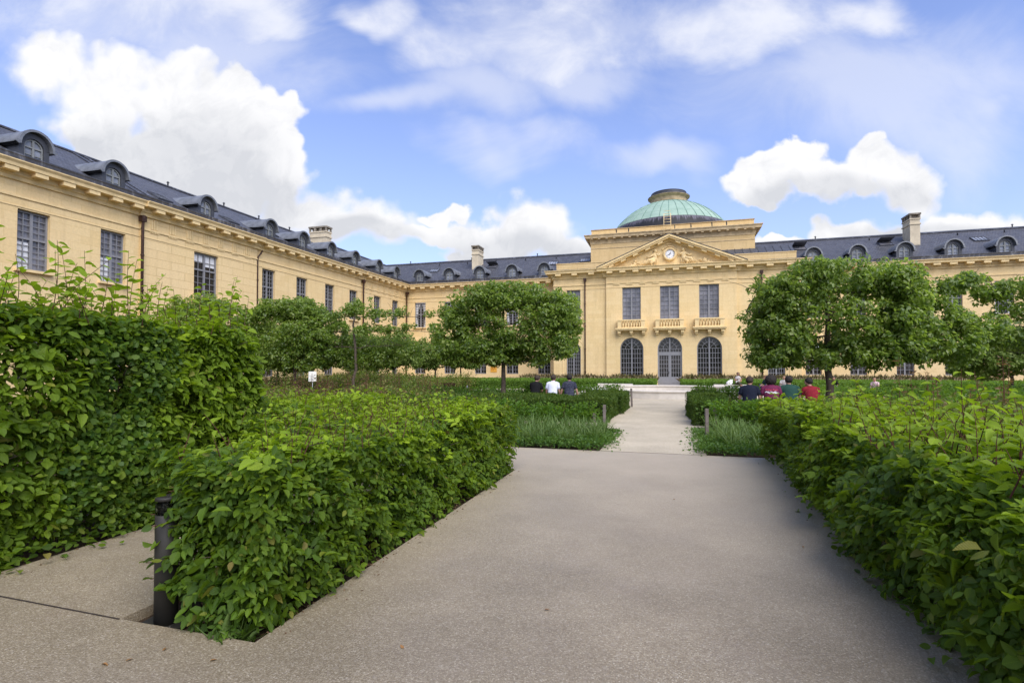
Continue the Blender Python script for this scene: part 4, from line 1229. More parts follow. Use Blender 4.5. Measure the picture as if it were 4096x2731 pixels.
def side_shoots(root,B,dirs,lens,rng,L):
    P=[];A=[];N=[];LL=[];paths=[]
    for b,dv,ln in zip(B,dirs,lens):
        m=4; pts=[b+dv*ln*k/3+np.array([0,0,-.10*ln*(k/3)**2]) for k in range(m)]; paths.append((pts,[.0055,.0048,.004,.003]))
        nl=max(3,int(ln/.05)); sd=norm(np.cross(dv,[0,0,1]))
        for k in range(nl):
            t=(k+.8)/nl; p=b+dv*ln*t+np.array([0,0,-.10*ln*t*t]); s=(sd if k%2 else -sd)*(.5 if k==nl-1 else 1)
            P.append(p);A.append(norm(s*.8+dv*.8+rng.standard_normal(3)*.2));N.append(norm(np.array([0,0,1.0])+rng.standard_normal(3)*.3));LL.append(L*rng.uniform(.7,1.25))
    s=link('sprays',stems_mesh('sprays',paths,M['twig'],3),None,root)
    link('shoot_leaves',leaf_mesh('shoot_leaves',np.array(P),np.array(A),np.array(N),np.array(LL),M['hornbeam'],.55,1,young=rng.random(len(P))*.35,rng=rng),None,s)
side_shoots(H2,under(H2,B),norm(np.c_[rng.uniform(-1,-.3,nb),rng.uniform(-.8,.1,nb),rng.uniform(-.1,.25,nb)]),paths_l,rng,.065)

# broad hedge on the right of the path
rng=np.random.default_rng(23)
H3=empty('broad_hedge',(2.3,5.5,0),0,'broad bright green hornbeam hedge right of the path with many reddish shoots','hedge')
x0,x1,y0,y1,h=1.50,3.35,.9,10.25,1.02
Q,O,d=hedge_points(x0,x1,y0,y1,.0,h,2200,{'W':1.05,'T':.95,'N':.9,'S':.4},rng,.36,.12,.31)
yv=youngness(Q,O,rng)
L=np.clip(rng.normal(.076,.020,len(Q)),.04,.13)
Q[:,0]+=np.where(O[:,0]<-.5,.02+.30*np.clip((Q[:,1]-5.5)/4.5,0,1),0)
Q[:,0]-=.17*np.sin(np.clip((Q[:,1]-1.5)/7.5,0,1)*PI)*(O[:,0]<-.5)*np.sin(np.clip(Q[:,2]/1.0,0,1)*PI)
pm=rng.permutation(len(Q)); spray_leaves('foliage',under(H3,Q[pm]),O[pm],M['hornbeam'],L[pm],H3,rng,yv[pm])
n=9000; V=np.c_[rng.uniform(x0+.1,x1-.1,n),rng.uniform(y0+.1,y1-.1,n),rng.uniform(.05,h-.1,n)]
hedge_leaves('inner_leaves',under(H3,V),norm(rng.standard_normal((n,3))),M['hornbeam'],np.full(n,.07),H3,rng,.65,None,.4,0)
hedge_trunks(H3,[(rng.uniform(-.5,.5)-.1,1.0+k*.36-5.5) for k in range(25)],h,rng)
nb=800; B=np.c_[rng.uniform(x0+.05,x1,nb),rng.uniform(y0,y1,nb),np.full(nb,h-.05)]
shoots(H3,under(H3,B),np.clip(rng.gamma(2.6,.115,nb),.08,.85)*np.clip(1.30-.10*B[:,1],.32,1),rng,M['hornbeam'],.078)
n=900; V=np.c_[-rng.exponential(.05,n)+.06,rng.uniform(y0,y1,n),rng.uniform(.01,.12,n)]; V[:,0]+=x0+.02+.30*np.clip((V[:,1]-5.5)/4.5,0,1)
hedge_leaves('low_leaves',under(H3,V),np.tile([-.6,0,.8],(n,1)),M['hornbeam'],np.clip(rng.normal(.06,.012,n),.03,.09),H3,rng,.6,rng.random(n)*.2)

# yew hedges behind the grass beds
def yew(name,label,blocks,rng,dens=2600,mat='yew',L=.062,wr=.30,amp=.16):
    c=blocks[0]; rt=empty(name,((c[0]+c[1])/2,(c[2]+c[3])/2,0),0,label,'hedge')
    Qs=[];Os=[]
    core=MB()
    for (a,b,y0,y1,h) in blocks:
        Q,O,d=hedge_points(a,b,y0,y1,.0,h,dens,{'W':1,'E':1,'S':1,'N':.5,'T':1},rng,amp,.05,.24,3.5); Qs.append(Q);Os.append(O)
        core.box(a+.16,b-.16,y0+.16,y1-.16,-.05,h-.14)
    Q=np.concatenate(Qs);O=np.concatenate(Os)
    n=len(Q); r=rng.standard_normal((n,3))
    N=norm(O*.3+r*.7+np.array([0,0,.6])); A=norm(O*.9+rng.standard_normal((n,3))*.6+np.array([0,0,.30]))
    link('foliage',leaf_mesh('foliage',under(rt,Q),A,N,np.clip(rng.normal(L,L*.22,n),L*.5,L*1.6),M[mat],wr,0,young=np.clip(.5*(O[:,2]>.5)*rng.random(n)+.35*rng.random(n)**3,0,1)*np.clip(vnoise(Q,1.5)*1.7-.2,0,1.2),rng=rng),None,rt)
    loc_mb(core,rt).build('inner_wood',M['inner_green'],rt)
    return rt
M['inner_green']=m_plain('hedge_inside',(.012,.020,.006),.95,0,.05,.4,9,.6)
rng=np.random.default_rng(24)
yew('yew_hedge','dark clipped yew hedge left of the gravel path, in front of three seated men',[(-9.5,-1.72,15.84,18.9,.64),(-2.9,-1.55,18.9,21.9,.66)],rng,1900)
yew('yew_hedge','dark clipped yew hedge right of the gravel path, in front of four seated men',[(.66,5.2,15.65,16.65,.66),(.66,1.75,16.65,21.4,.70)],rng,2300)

# low box parterres before the facade
def parterre(label,x0,x1,y0,y1,h,rng,n):
    rt=empty('box_hedge',((x0+x1)/2,(y0+y1)/2,0),0,label,'hedge')
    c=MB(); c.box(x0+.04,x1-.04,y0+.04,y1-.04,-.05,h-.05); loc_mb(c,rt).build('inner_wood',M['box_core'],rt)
    sp=[]
    lx,ly=x1-x0,y1-y0
    At=lx*ly; Af=lx*h*3; Ae=ly*h*1.5
    def pick(m): return rng.random((m,2))
    T=int(n*At/(At+Af+Ae)); F=int(n*Af/(At+Af+Ae)); E=int(n*Ae/(At+Af+Ae)/2)
    a=pick(T); P=[np.c_[x0+lx*a[:,0],y0+ly*a[:,1],np.full(T,h)]]; O=[np.tile([0,0,1.],(T,1))]
    a=pick(F); P.append(np.c_[x0+lx*a[:,0],np.full(F,y0),h*a[:,1]]); O.append(np.tile([0,-1.,0],(F,1)))
    for xx,s in ((x0,-1.),(x1,1.)):
        a=pick(E); P.append(np.c_[np.full(E,xx),y0+ly*a[:,0],h*a[:,1]]); O.append(np.tile([s,0,0],(E,1)))
    P=np.concatenate(P);O=np.concatenate(O);m=len(P)
    P=P+O*((vnoise(P,1.2)-.5)*.10+rng.normal(0,.02,m))[:,None]
    N=norm(O+rng.standard_normal((m,3))*.55+np.array([0,0,.3])); A=norm(rng.standard_normal((m,3))+O*.5)
    link('foliage',leaf_mesh('foliage',under(rt,P),A,N,np.clip(rng.normal(.10,.02,m),.05,.16),M['box'],.6,0,young=np.clip(rng.random(m)*vnoise(P,.8)*1.3-.1,0,1)*(O[:,2]>.5),rng=rng),None,rt)
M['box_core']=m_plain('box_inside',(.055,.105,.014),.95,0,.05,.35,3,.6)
rng=np.random.default_rng(25)
parterre('low flat topped box hedge left of the entrance door, before the pavilion',-22,-1.02,40.0,47.6,.62,rng,52000)
parterre('low flat topped box hedge right of the entrance door, behind the seated woman',.98,24,40.0,47.6,.62,rng,52000)

# ================================================================== TREES
def crown(root, blobs, ncl, k, L, rng, mat, clr=.17, name='crown', hole=.36, hs=1.15, shell=.75, up=.55, wr=.62, detail=0):
    C=[];O=[]
    w=np.array([b[3]*b[4]*b[5] for b in blobs])**.75; w=w/w.sum()
    for b,ww in zip(blobs,w):
        c=np.array(b[:3]); r=np.array(b[3:6]); p=b[6]
        need=int(ncl*ww); got=0
        while got<need:
            u=rng.uniform(-1,1,(need*4,3)); s=(np.abs(u)**p).sum(1)**(1/p)
            ok=(s<1)&(rng.random(len(u))<(1-shell)+shell*s**3)
            q=c+u*r
            q=q+(np.c_[vnoise(q+3,.9),vnoise(q+11,.9),vnoise(q+23,.9)]-.5)*.42
            ok&=vnoise(q+root.location.x,hs)>hole
            q=q[ok][:need-got]; uu=u[ok][:need-got]
            C.append(q);O.append(norm(uu*r)); got+=len(q)
    C=np.concatenate(C);O=np.concatenate(O)
    edge=rng.random(len(C))<.08; C=C+np.where(edge[:,None],O*rng.uniform(.08,.34,(len(C),1))+np.array([0,0,.10]),0)
    OO=np.repeat(O,k,0); n=len(OO); cr=np.repeat(rng.uniform(.7,1.35,len(C)),k)*clr
    D=norm(rng.standard_normal((n,3))+OO*.55+np.array([0,0,.30]))
    P=np.repeat(C,k,0)+D*(cr*(.45+.55*rng.random(n)))[:,None]*np.array([1.15,1.15,.8])
    N=norm(D*.75+np.array([0,0,up])+rng.standard_normal((n,3))*.38)
    A=norm(np.cross(D,rng.standard_normal((n,3)))+D*.55+np.array([0,0,-.45]))
    yg=np.clip((rng.random(n)**2)*.5*np.repeat(np.clip(.4+O[:,2],0,1.2),k),0,1)
    link(name,leaf_mesh(name,P,A,N,np.clip(rng.normal(L,L*.2,n),L*.5,L*1.5),mat,wr,detail,fold=.2,curl=.25,young=yg,rng=rng),None,root)

def trunk(root,h,r0,r1,rng,lean=.03,limbs=(),sprays=()):
    mb=MB(); pts=[];n=9
    for k in range(n): pts.append((rng.normal()*lean*(k>0),rng.normal()*lean*(k>0),-.07+(h+.07)*k/(n-1)))
    rad=[r0+(r1-r0)*(k/(n-1))+(r0*.35 if k==0 else 0) for k in range(n)]
    mb.tube(pts,rad,10)
    for (z,dx,dy,dz,r) in limbs:
        m=8; p=[(dx*q/(m-1)+rng.normal()*.02,dy*q/(m-1)+rng.normal()*.02,z+dz*q/(m-1)+rng.normal()*.03) for q in range(m)]; mb.tube(p,[r*.62*(1-.6*q/(m-1)) for q in range(m)],7)
        for q in range(2,m):
            for _ in range(2):
                b=Vector(p[q]); e=b+Vector((rng.normal()*.3,rng.normal()*.3,abs(rng.normal())*.35+.05)); mb.tube([b,(b+e)/2+Vector((0,0,.05)),e],[r*.28,r*.2,r*.08],4,False)
    mb.build('trunk',M['bark'],root)

rng=np.random.default_rng(31)
# left box-crowned pear
TA=empty('pleached_pear_tree',(-6.85,21.96,0),.1,'large box crowned pear tree with a straight bare trunk, left of the pavilion','tree','trained pear trees')
trunk(TA,4.3,.115,.05,rng,.02,[(1.75,-2.4,.3,.25,.05),(1.8,2.4,-.3,.3,.05),(2.6,-2.7,.2,.1,.05),(2.65,2.6,-.2,.2,.05),(3.4,-2.7,.0,.1,.045),(3.45,2.5,0,.2,.045),(4.1,-2.4,0,.1,.04),(4.1,2.2,0,.2,.04),(2.2,.2,1.2,.2,.04),(3.1,-.2,-1.2,.3,.04)])
crown(TA,[(.25,0,3.45,2.62,1.25,1.38,6),(.35,0,4.65,1.9,1.0,.50,3),(-2.25,0,2.95,.75,1.0,1.15,3),(2.6,0,3.35,.65,1.1,1.25,3),(.4,-.2,2.2,2.3,1.0,.40,3)],1750,22,.135,rng,M['pear'],.20,hole=.40,hs=1.9,shell=.8)
# right box-crowned pear, nearer
TB=empty('pleached_pear_tree',(5.02,19.71,0),.12,'largest box crowned pear tree, its trunk rising behind the four seated men','tree','trained pear trees')
trunk(TB,4.2,.13,.055,rng,.02,[(1.8,-2.3,0,.2,.05),(1.85,3.0,0,.2,.05),(2.65,-2.5,0,.1,.05),(2.7,4.6,.2,.05,.05),(3.4,-2.5,0,.1,.045),(3.45,3.4,.2,.1,.045),(4.05,-2.2,0,.1,.04),(4.1,4.9,.2,.1,.045),(2.3,.2,1.2,.2,.04),(3.1,-.2,-1.1,.3,.04)])
crown(TB,[(.30,0,3.38,2.45,1.25,1.36,6),(.45,0,4.50,2.1,1.0,.46,3.4),(2.65,.1,2.9,.85,1.0,1.2,2.6),(-1.8,0,3.0,.60,1.1,1.3,2.8),(.1,-.1,2.1,2.4,1.1,.42,2.5),(3.7,.2,2.5,.65,.8,.9,2.3),(4.2,.2,4.22,1.0,.35,.26,2.2),(4.3,.2,2.85,.9,.35,.3,2.2)],2150,22,.130,rng,M['pear'],.20,hole=.40,hs=1.9,shell=.8)
# open espalier in the middle left
TC=empty('espalier_pear_tree',(-14.69,22.78,0),.05,'open espalier pear tree with bare stem and thin horizontal tiers, between denser crowns','tree','trained pear trees')
trunk(TC,4.25,.085,.04,rng,.035,[(4.12,-3.9,-.2,-.35,.04),(4.12,5.2,-.3,-.15,.035),(3.42,-3.6,0,-.1,.04),(3.45,5.0,-.3,-.2,.035),(2.6,-2.4,.1,.1,.035),(2.6,2.4,0,.1,.035)])
crown(TC,[(-2.1,-.1,4.10,1.9,.26,.20,2.6),(1.4,0,4.2,1.5,.26,.20,2.6),(0,0,4.45,.6,.3,.35,2.2),(-1.5,0,3.52,1.6,.26,.20,2.6),(1.6,-.1,3.5,1.5,.26,.20,2.6),(4.4,-.2,4.12,.6,.25,.2,2.2)],330,20,.115,rng,M['pear'],.14,name='tier_foliage',hole=.26,hs=1.9,shell=.2)
crown(TC,[(-.7,.7,2.6,1.5,.5,.6,2.4),(1.7,.6,2.4,1.5,.5,.5,2.4),(-1.9,.5,2.1,1.3,.6,.5,2.4),(.6,.7,1.95,1.5,.5,.35,2.4)],520,20,.120,rng,M['pear'],.17,hole=.28,hs=1.9,shell=.4)
def round_tree(x,y,label,blobs,ncl,h,r,L=.095,mat='pear_far',hole=.36,k=8):
    t=empty('pear_tree',(x,y,0),0,label,'tree','trained pear trees')
    trunk(t,h,r,r*.45,rng,.03,[(1.9,-1.2,.2,.3,.035),(2.0,1.2,-.1,.3,.035),(2.8,-1.2,.0,.3,.03),(2.9,1.2,0,.3,.03),(2.3,.1,.9,.4,.03)])
    crown(t,blobs,ncl,k,L,rng,M[mat],.21,hole=hole,shell=.7,hs=1.9)
round_tree(-18.18,22.8,'dense tall pear tree behind the white sign, beside the open espalier',[(-.6,0,3.4,2.6,1.3,1.5,3),(-.3,0,4.5,1.9,1.0,.5,2.5),(1.7,0,3.0,.9,1.0,1.3,2.5),(-.3,0,2.0,2.3,1.2,.6,2.5)],1250,4.2,.09,.14,'pear',k=20)
round_tree(-23.2,22.0,'dense pear tree behind the end of the tall left hedge',[(0,0,3.4,2.6,1.3,1.6,3),(0,0,4.7,2.2,1.0,.45,2.5),(0,0,2.0,2.4,1.2,.7,2.5)],1150,4.3,.09,.14,'pear',k=20)
round_tree(-18.73,34.1,'small round pear tree framed under the open espalier tiers',[(0,0,2.9,1.55,1.3,1.25,2.4),(-1.2,0,2.4,1.1,1.1,.8,2.4),(1.1,0,2.3,1.0,1.1,.7,2.4)],560,3.4,.085,.16,k=18)
round_tree(-18.9,41.35,'thin stemmed pear tree far back near the inner corner of the ranges',[(0,0,3.0,1.7,1.3,1.3,2.6),(-1.0,0,2.3,1.2,1.1,.7,2.4)],520,3.6,.085,.17,k=18)
round_tree(-16.8,41.9,'slender pear tree far back beside the yellow poster',[(0,0,2.9,1.6,1.3,1.3,2.6),(.9,0,2.4,1.0,1.1,.8,2.4)],520,3.5,.075,.17,k=18)
round_tree(-22.6,36.0,'bushy pear tree far back before the side range',[(0,0,2.8,2.0,1.5,1.5,2.6)],540,3.5,.08,.17,k=18)
round_tree(-25.2,30.0,'wide bushy pear tree close to the side range',[(0,0,3.0,2.2,1.6,1.6,2.6)],600,3.6,.08,.17,k=18)
round_tree(12.34,22.4,'pear tree on the right edge whose tiers reach into the picture',[(-.3,0,4.30,1.8,.45,.38,2.3),(-.4,0,3.45,1.7,.4,.20,2.3),(0,0,2.65,1.7,.6,.35,2.3),(.9,0,3.5,.9,.8,1.1,2.5),(-2.3,0,4.2,1.2,.3,.22,2.2),(-1.9,0,2.8,1.0,.3,.2,2.2)],560,4.2,.10,.13,'pear',.30,k=20)
round_tree(15.2,30.2,'dense low pear tree beyond the reddish perennials at right',[(0,0,2.35,2.2,1.5,1.0,2.6),(-1.4,0,2.0,1.2,1.1,.8,2.4)],850,3.0,.085,.15,k=20)
round_tree(19.5,31.5,'broad bushy pear tree at the right margin behind the perennials',[(0,0,2.5,2.4,1.5,1.15,2.6)],850,3.0,.085,.15,k=20)

# ================================================================== BEDS AND SMALL PLANTS (uncountable)
def bed(name, regions, nplants, k, hfun, L, mat, rng, stem=None, stem_n=0, wr=.55, spread=.22, avoid=(), detail=0, pw=.6, lab=None, cat=None):
    P0=[]
    A_=np.array([(b-a)*(d-c) for a,b,c,d in regions]); A_=A_/A_.sum()
    for (a,b,c,d),w in zip(regions,A_):
        n=int(nplants*w); P0.append(np.c_[rng.uniform(a,b,n),rng.uniform(c,d,n)])
    P0=np.concatenate(P0)
    for (a,b,c,d) in avoid: P0=P0[~((P0[:,0]>a)&(P0[:,0]<b)&(P0[:,1]>c)&(P0[:,1]<d))]
    H=hfun(P0)*rng.uniform(.72,1.18,len(P0))
    hz=np.repeat(H,k)*rng.random(len(P0)*k)**pw
    sp=np.repeat(.6+.7*rng.random(len(P0)),k)*spread
    n=len(hz); rad=rng.normal(0,1,(n,2))*sp[:,None]*(1.15-.5*(hz/np.repeat(H,k)))[:,None]
    P=np.c_[np.repeat(P0,k,0)+rad,hz]
    out=norm(np.c_[rad,np.full(n,.15)])
    N=norm(np.array([0,0,.9])+out*.3+rng.standard_normal((n,3))*.45); A=norm(out+rng.standard_normal((n,3))*.5+np.array([0,0,-.1]))
    yg=np.clip((hz/np.repeat(H,k)-.6)*1.3*rng.random(n),0,1)
    o=link(name,leaf_mesh(name,P,A,N,np.clip(rng.normal(L,L*.25,n),L*.45,L*1.7),mat,wr,detail,young=yg,rng=rng))
    tag(o,lab,cat,kind='stuff')
    if stem_n:
        idx=rng.choice(len(P0),min(stem_n,len(P0)),replace=False); paths=[]
        for i in idx:
            b=np.array([P0[i,0],P0[i,1],0]); t=b+np.array([rng.normal()*.08,rng.normal()*.08,H[i]*rng.uniform(.95,1.25)])
            paths.append(([b,(b+t)/2+rng.normal(0,.02,3),t],[.007,.005,.003]))
        s=link('undergrowth',stems_mesh('undergrowth',paths,M['twig'],3)); s.parent=o
    return o
rng=np.random.default_rng(41)
hf=lambda base,amp,sc=.35: (lambda p: base+amp*(vnoise(np.c_[p,np.zeros(len(p))],sc)-.5)*2+amp*.9*np.clip(vnoise(np.c_[p+31,np.zeros(len(p))],1.1)-.55,0,1)*2)
bed('perennials',[(-16,-5.2,6.3,15.5),(-22,-9.7,15.5,21.2)],2300,30,hf(.60,.30,.55),.10,M['perennial'],rng,True,900,.55,.20,lab='mixed green and reddish perennials filling the bed behind the low hedge',cat='plants')
bed('far_shrubbery',[(-22,-12.6,23.4,28.0),(-27,-14.5,28.0,39)],1000,46,hf(1.0,.40,.4),.115,M['perennial'],rng,True,150,.55,.36,lab='low shrubs and perennials under the left pear trees',cat='plants')
bed('green_shrubbery',[(-13,-4.9,22.6,27.2),(-9.5,-5.2,18.9,19.5)],420,46,hf(.58,.16),.085,M['currant'],rng,False,0,.55,.32,lab='leafy green shrubs in front of the seated men and brazier',cat='plants')
bed('perennials',[(3.5,13,4.2,14.3)],1700,30,hf(.84,.30,.55),.105,M['perennial'],rng,True,700,.55,.20,lab='mixed olive perennials filling the bed behind the broad right hedge',cat='plants')
bed('right_shrubbery',[(5.6,16,15.2,19.0),(6.2,18,19,30)],1000,46,hf(.78,.30,.4),.10,M['currant'],rng,False,0,.55,.34,avoid=[(4.0,6.0,17.0,21.0)],lab='green shrubs at the foot of the largest pear tree',cat='plants')
# tall reddish stems
def tall_stems(name,pts,hts,rng,mat,L,lab):
    P=[];A=[];N=[];LL=[];paths=[]
    for (x,y),h in zip(pts,hts):
        b=np.array([x,y,0.]); t=b+np.array([rng.normal()*.1,rng.normal()*.1,h]); paths.append(([b,(b+t)/2+rng.normal(0,.02,3),t],[.010,.008,.005]))
        for k in range(int(h*26)):
            u=.35+.65*rng.random(); p=b+(t-b)*u; a=rng.uniform(0,2*PI); d=np.array([math.cos(a),math.sin(a),.25])
            P.append(p+d*rng.uniform(.01,.09));A.append(norm(d+rng.standard_normal(3)*.3));N.append(norm(np.array([0,0,1.])+rng.standard_normal(3)*.5));LL.append(L*rng.uniform(.6,1.3))
    o=link(name,leaf_mesh(name,np.array(P),np.array(A),np.array(N),np.array(LL),mat,.5,0,young=rng.random(len(P))*.4,rng=rng)); tag(o,lab,'plants',kind='stuff')
    s=link('undergrowth',stems_mesh('undergrowth',paths,M['twig'],3)); s.parent=o
n=70; tall_stems('tall_perennials',np.c_[rng.uniform(5.0,12.5,n),rng.uniform(8.5,15.5,n)],rng.uniform(1.2,1.85,n),rng,M['redleaf'],.075,'tall reddish brown leafy stems rising from the right bed')
n=110; tall_stems('tall_perennials',np.c_[rng.uniform(-14.5,-7.0,n),rng.uniform(12,19.8,n)],rng.uniform(.95,1.55,n),rng,M['redleaf'],.06,'tall thin reddish stems rising from the left bed')
# espaliered currants in front of the yew
bed('currant_row',[(-7.5,-1.95,13.95,14.5)],150,60,hf(.60,.08),.07,M['currant'],rng,True,60,.62,.19,pw=.45,lab='row of bright green currant shrubs before the left yew hedge',cat='plants')
bed('currant_row',[(1.05,4.2,14.7,15.25)],105,60,hf(.64,.08),.07,M['currant'],rng,True,40,.62,.19,pw=.45,lab='row of bright green currant shrubs before the right yew hedge',cat='plants')
# strap-leaved clumps
def strap(name,regions,ncl,rng,h,lab):
    V=[];Fv=[];st=[];UV=[]
    pts=[]
    for a,b,c,d,w in regions:
        n=int(ncl*w); pts.append(np.c_[rng.uniform(a,b,n),rng.uniform(c,d,n)])
    pts=np.concatenate(pts); nv=0; nl=0; S=6
    for x,y in pts:
        for _ in range(rng.integers(16,30)):
            a=rng.uniform(0,2*PI); L=h*rng.uniform(.65,1.35); le=rng.uniform(.25,.95); w=rng.uniform(.006,.012)
            d=np.array([math.cos(a),math.sin(a)]); s=np.array([-d[1],d[0]])
            bx,by=x+rng.normal()*.05,y+rng.normal()*.05
            for k in range(S):
                t=k/(S-1); r=le*L*(t**1.7); z=L*(t-.42*le*t**2.6)-.03; ww=w*(1-t**2.5)+.001
                V.append((bx+d[0]*r-s[0]*ww,by+d[1]*r-s[1]*ww,z));V.append((bx+d[0]*r+s[0]*ww,by+d[1]*r+s[1]*ww,z))
            for k in range(S-1):
                i=nv+2*k; Fv+= [i,i+1,i+3,i+2]; st.append(nl); nl+=4
            nv+=2*S
    V=np.array(V); me=np_mesh(name,V,np.array(Fv),np.array(st),M['strap'],np.tile([0.,0.],(len(Fv),1)),{'young':rng.random(len(V))*.1})
    return tag(link(name,me),lab,'plants',kind='stuff')
strap('strap_leaved_grass',[(-9,-1.5,10.75,13.3,.85),(-1.62,-1.35,11.6,13.2,.03),(-3.6,-2.2,13.3,13.9,.05)],250,rng,.44,'arching strap leaved clumps in the bed left of the path junction')
strap('strap_leaved_grass',[(.95,4.3,10.8,14.2,1.0)],115,rng,.46,'arching strap leaved clumps in the bed right of the path junction')
bed('groundcover',[(-9,-1.28,10.46,10.95),(-1.75,-1.16,10.5,13.3),(-9,-1.5,10.95,13.6)],950,34,hf(.12,.05),.05,M['cover'],rng,False,0,.7,.13,lab='low dark green leaves edging the left grass bed',cat='plants')
bed('groundcover',[(.60,4.5,10.46,11.0),(.60,1.2,10.5,14.4),(1.2,4.5,11,14.5)],640,34,hf(.13,.05),.05,M['cover'],rng,False,0,.7,.13,lab='low dark green leaves edging the right grass bed',cat='plants')
# rose bushes with white flowers in front of the basin
def rosebush(x,y,w,h,label,nf):
    rt=empty('rose_bush',(x,y,0),0,label,'shrub','white rose bushes')
    n=2600; u=rng.standard_normal((n,3)); u=norm(u)*rng.random((n,1))**.35
    P=u*np.array([w,.45,h*.5])+np.array([0,0,h*.52]); P=P[vnoise(P+x,2.4)>.34]; m=len(P)
    link('foliage',leaf_mesh('foliage',P,norm(rng.standard_normal((m,3))+np.array([0,0,-.2])),norm(rng.standard_normal((m,3))*.5+np.array([0,0,.8])),np.clip(rng.normal(.075,.015,m),.04,.11),M['currant'],.6,0,young=rng.random(m)*.4,rng=rng),None,rt)
    paths=[]
    for k in range(9):
        a=rng.uniform(0,2*PI); e=np.array([math.cos(a)*w*.7,math.sin(a)*.3,h*rng.uniform(.6,1.05)]); paths.append(([np.zeros(3),e*.5+np.array([0,0,.1]),e],[.014,.009,.004]))
    link('stems',stems_mesh('stems',paths,M['bark'],4),None,rt)
    u=norm(rng.standard_normal((nf,3))*np.array([1,1,.8])); C=u*np.array([w,.45,h*.45])*.95+np.array([0,0,h*.5]); k=5
    P=np.repeat(C,k,0); A=norm(rng.standard_normal((nf*k,3))); 
    link('flowers',leaf_mesh('flowers',P,A,norm(rng.standard_normal((nf*k,3))+np.array([0,-.4,.6])),np.full(nf*k,.05),M['whiteflower'],.9,0,young=np.zeros(nf*k),rng=rng),None,rt)
for x,lab,nf in ((-2.3,'white flowered rose bush nearest the path, left of the basin',70),(-3.3,'white flowered rose bush behind the man in the camouflage shirt',55),(-4.6,'white flowered rose bush behind the man in the white shirt',34),(-5.9,'white flowered rose bush behind the man in black on the left bench',16)):
    rosebush(x,23.3,.72,.92,lab,nf)
for x,y,lab,nf in ((1.35,22.3,'white flowered rose bush nearest the path, right of the basin',12),(2.35,22.2,'white flowered rose bush beside the man in the navy shirt',46)):
    rosebush(x,y,.62,.95,lab,nf)
# dry grass and paling fence at the foot of the facade
def drygrass(label,x0,x1,y0,y1,n):
    P=np.c_[rng.uniform(x0,x1,n),rng.uniform(y0,y1,n),np.full(n,-.03)]; P=P[vnoise(P,.9)>.30]; n=len(P)
    A=norm(np.c_[rng.normal(0,.18,n),rng.normal(0,.18,n),np.ones(n)]); N=norm(rng.standard_normal((n,3))*np.array([1,1,.1]))
    tag(link('dry_grass',leaf_mesh('dry_grass',P,A,N,np.clip(rng.normal(.70,.2,n),.3,1.2),M['drygrass'],.013,0,young=np.zeros(n),rng=rng)),label,'grass',kind='stuff')
drygrass('feathery dry grass along the foot of the pavilion, left of the door',-13.5,-1.25,48.9,50.6,20000)
drygrass('feathery dry grass along the foot of the pavilion, right of the door',1.25,24,48.9,50.6,34000)
def paling(label,x0,x1):
    rt=empty('paling_fence',((x0+x1)/2,48.6,0),0,label,'fence')
    m=MB(); x=x0
    while x<x1:
        h=.78+rng.normal()*.05; w=.020+rng.random()*.012; t=rng.normal()*.02
        m.prism([(x-w,48.6,-.07),(x+w,48.6,-.07),(x+w+t,48.6,h-.05),(x+t,48.6,h),(x-w+t,48.6,h-.05)],(0,.02,0)); x+=.10+rng.random()*.03
    loc_mb(m,rt).build('pales',M['pale_wood'],rt)
    m=MB()
    for z in (.2,.6): m.tube([(x0,48.615,z),(x1,48.615,z)],.006,4)
    loc_mb(m,rt).build('wire',M['steel'],rt)
paling('chestnut paling fence of thin uneven pales left of the door',-16,-1.2); paling('chestnut paling fence of thin uneven pales right of the door',1.2,22)

# ================================================================== OBJECTS IN THE GARDEN
# round stone basin
BS=empty('stone_basin',(0,33.2,0),0,'large round pale stone basin with a seat high rim at the end of the path','basin')
m=MB(); m.lathe([(4.84,-.07),(4.84,.335),(4.86,.345)],120,(0,0,0),False,False); m.lathe([(4.40,.345),(4.40,-.07)],120,(0,0,0),False,False)
for k in range(24):
    a=2*PI*(k+.5)/24; p=Vector((4.842*math.cos(a),4.842*math.sin(a),0)); t=Vector((-math.sin(a),math.cos(a),0))*.008
    m.prism([p-t+Vector((0,0,-.05)),p+t+Vector((0,0,-.05)),p+t+Vector((0,0,.33)),p-t+Vector((0,0,.33))],(math.cos(a)*.003,math.sin(a)*.003,0))
m.build('wall',M['concrete'],BS)
m=MB(); m.lathe([(4.36,.345),(4.34,.36),(4.34,.42),(4.36,.435),(4.88,.435),(4.90,.42),(4.90,.36),(4.88,.345),(4.36,.345)],120,(0,0,0),False,False); m.build('rim',M['concrete'],BS)
m=MB(); m.lathe([(4.40,-.02),(0.01,-.02)],90,(0,0,0),False,False); m.build('floor',M['gravel'],BS)
def bench(label,x,y,w,d=.46,h=.47,rz=0):
    b=empty('stone_bench',(x,y,0),rz,label,'bench','stone benches')
    m=MB(); m.box(-w/2,w/2,-d/2,d/2,h-.12,h); m.build('seat',M['concrete'],b,bevel=.012)
    for s in (-1,1):
        m=MB(); m.box(s*(w/2-.45)-.12,s*(w/2-.45)+.12,-d/2+.06,d/2-.06,-.07,h-.122); m.build('leg',M['concrete'],b)
bench('pale stone bench behind the basin, left of the door, empty',-3.72,39.15,2.45)
bench('pale stone bench behind the basin where the woman sits',4.15,39.15,2.4)
bench('pale stone bench under the three seated men',-4.3,20.30,2.3,.5,.45)
bench('pale stone bench under the four seated men',3.15,17.55,2.6,.5,.45)
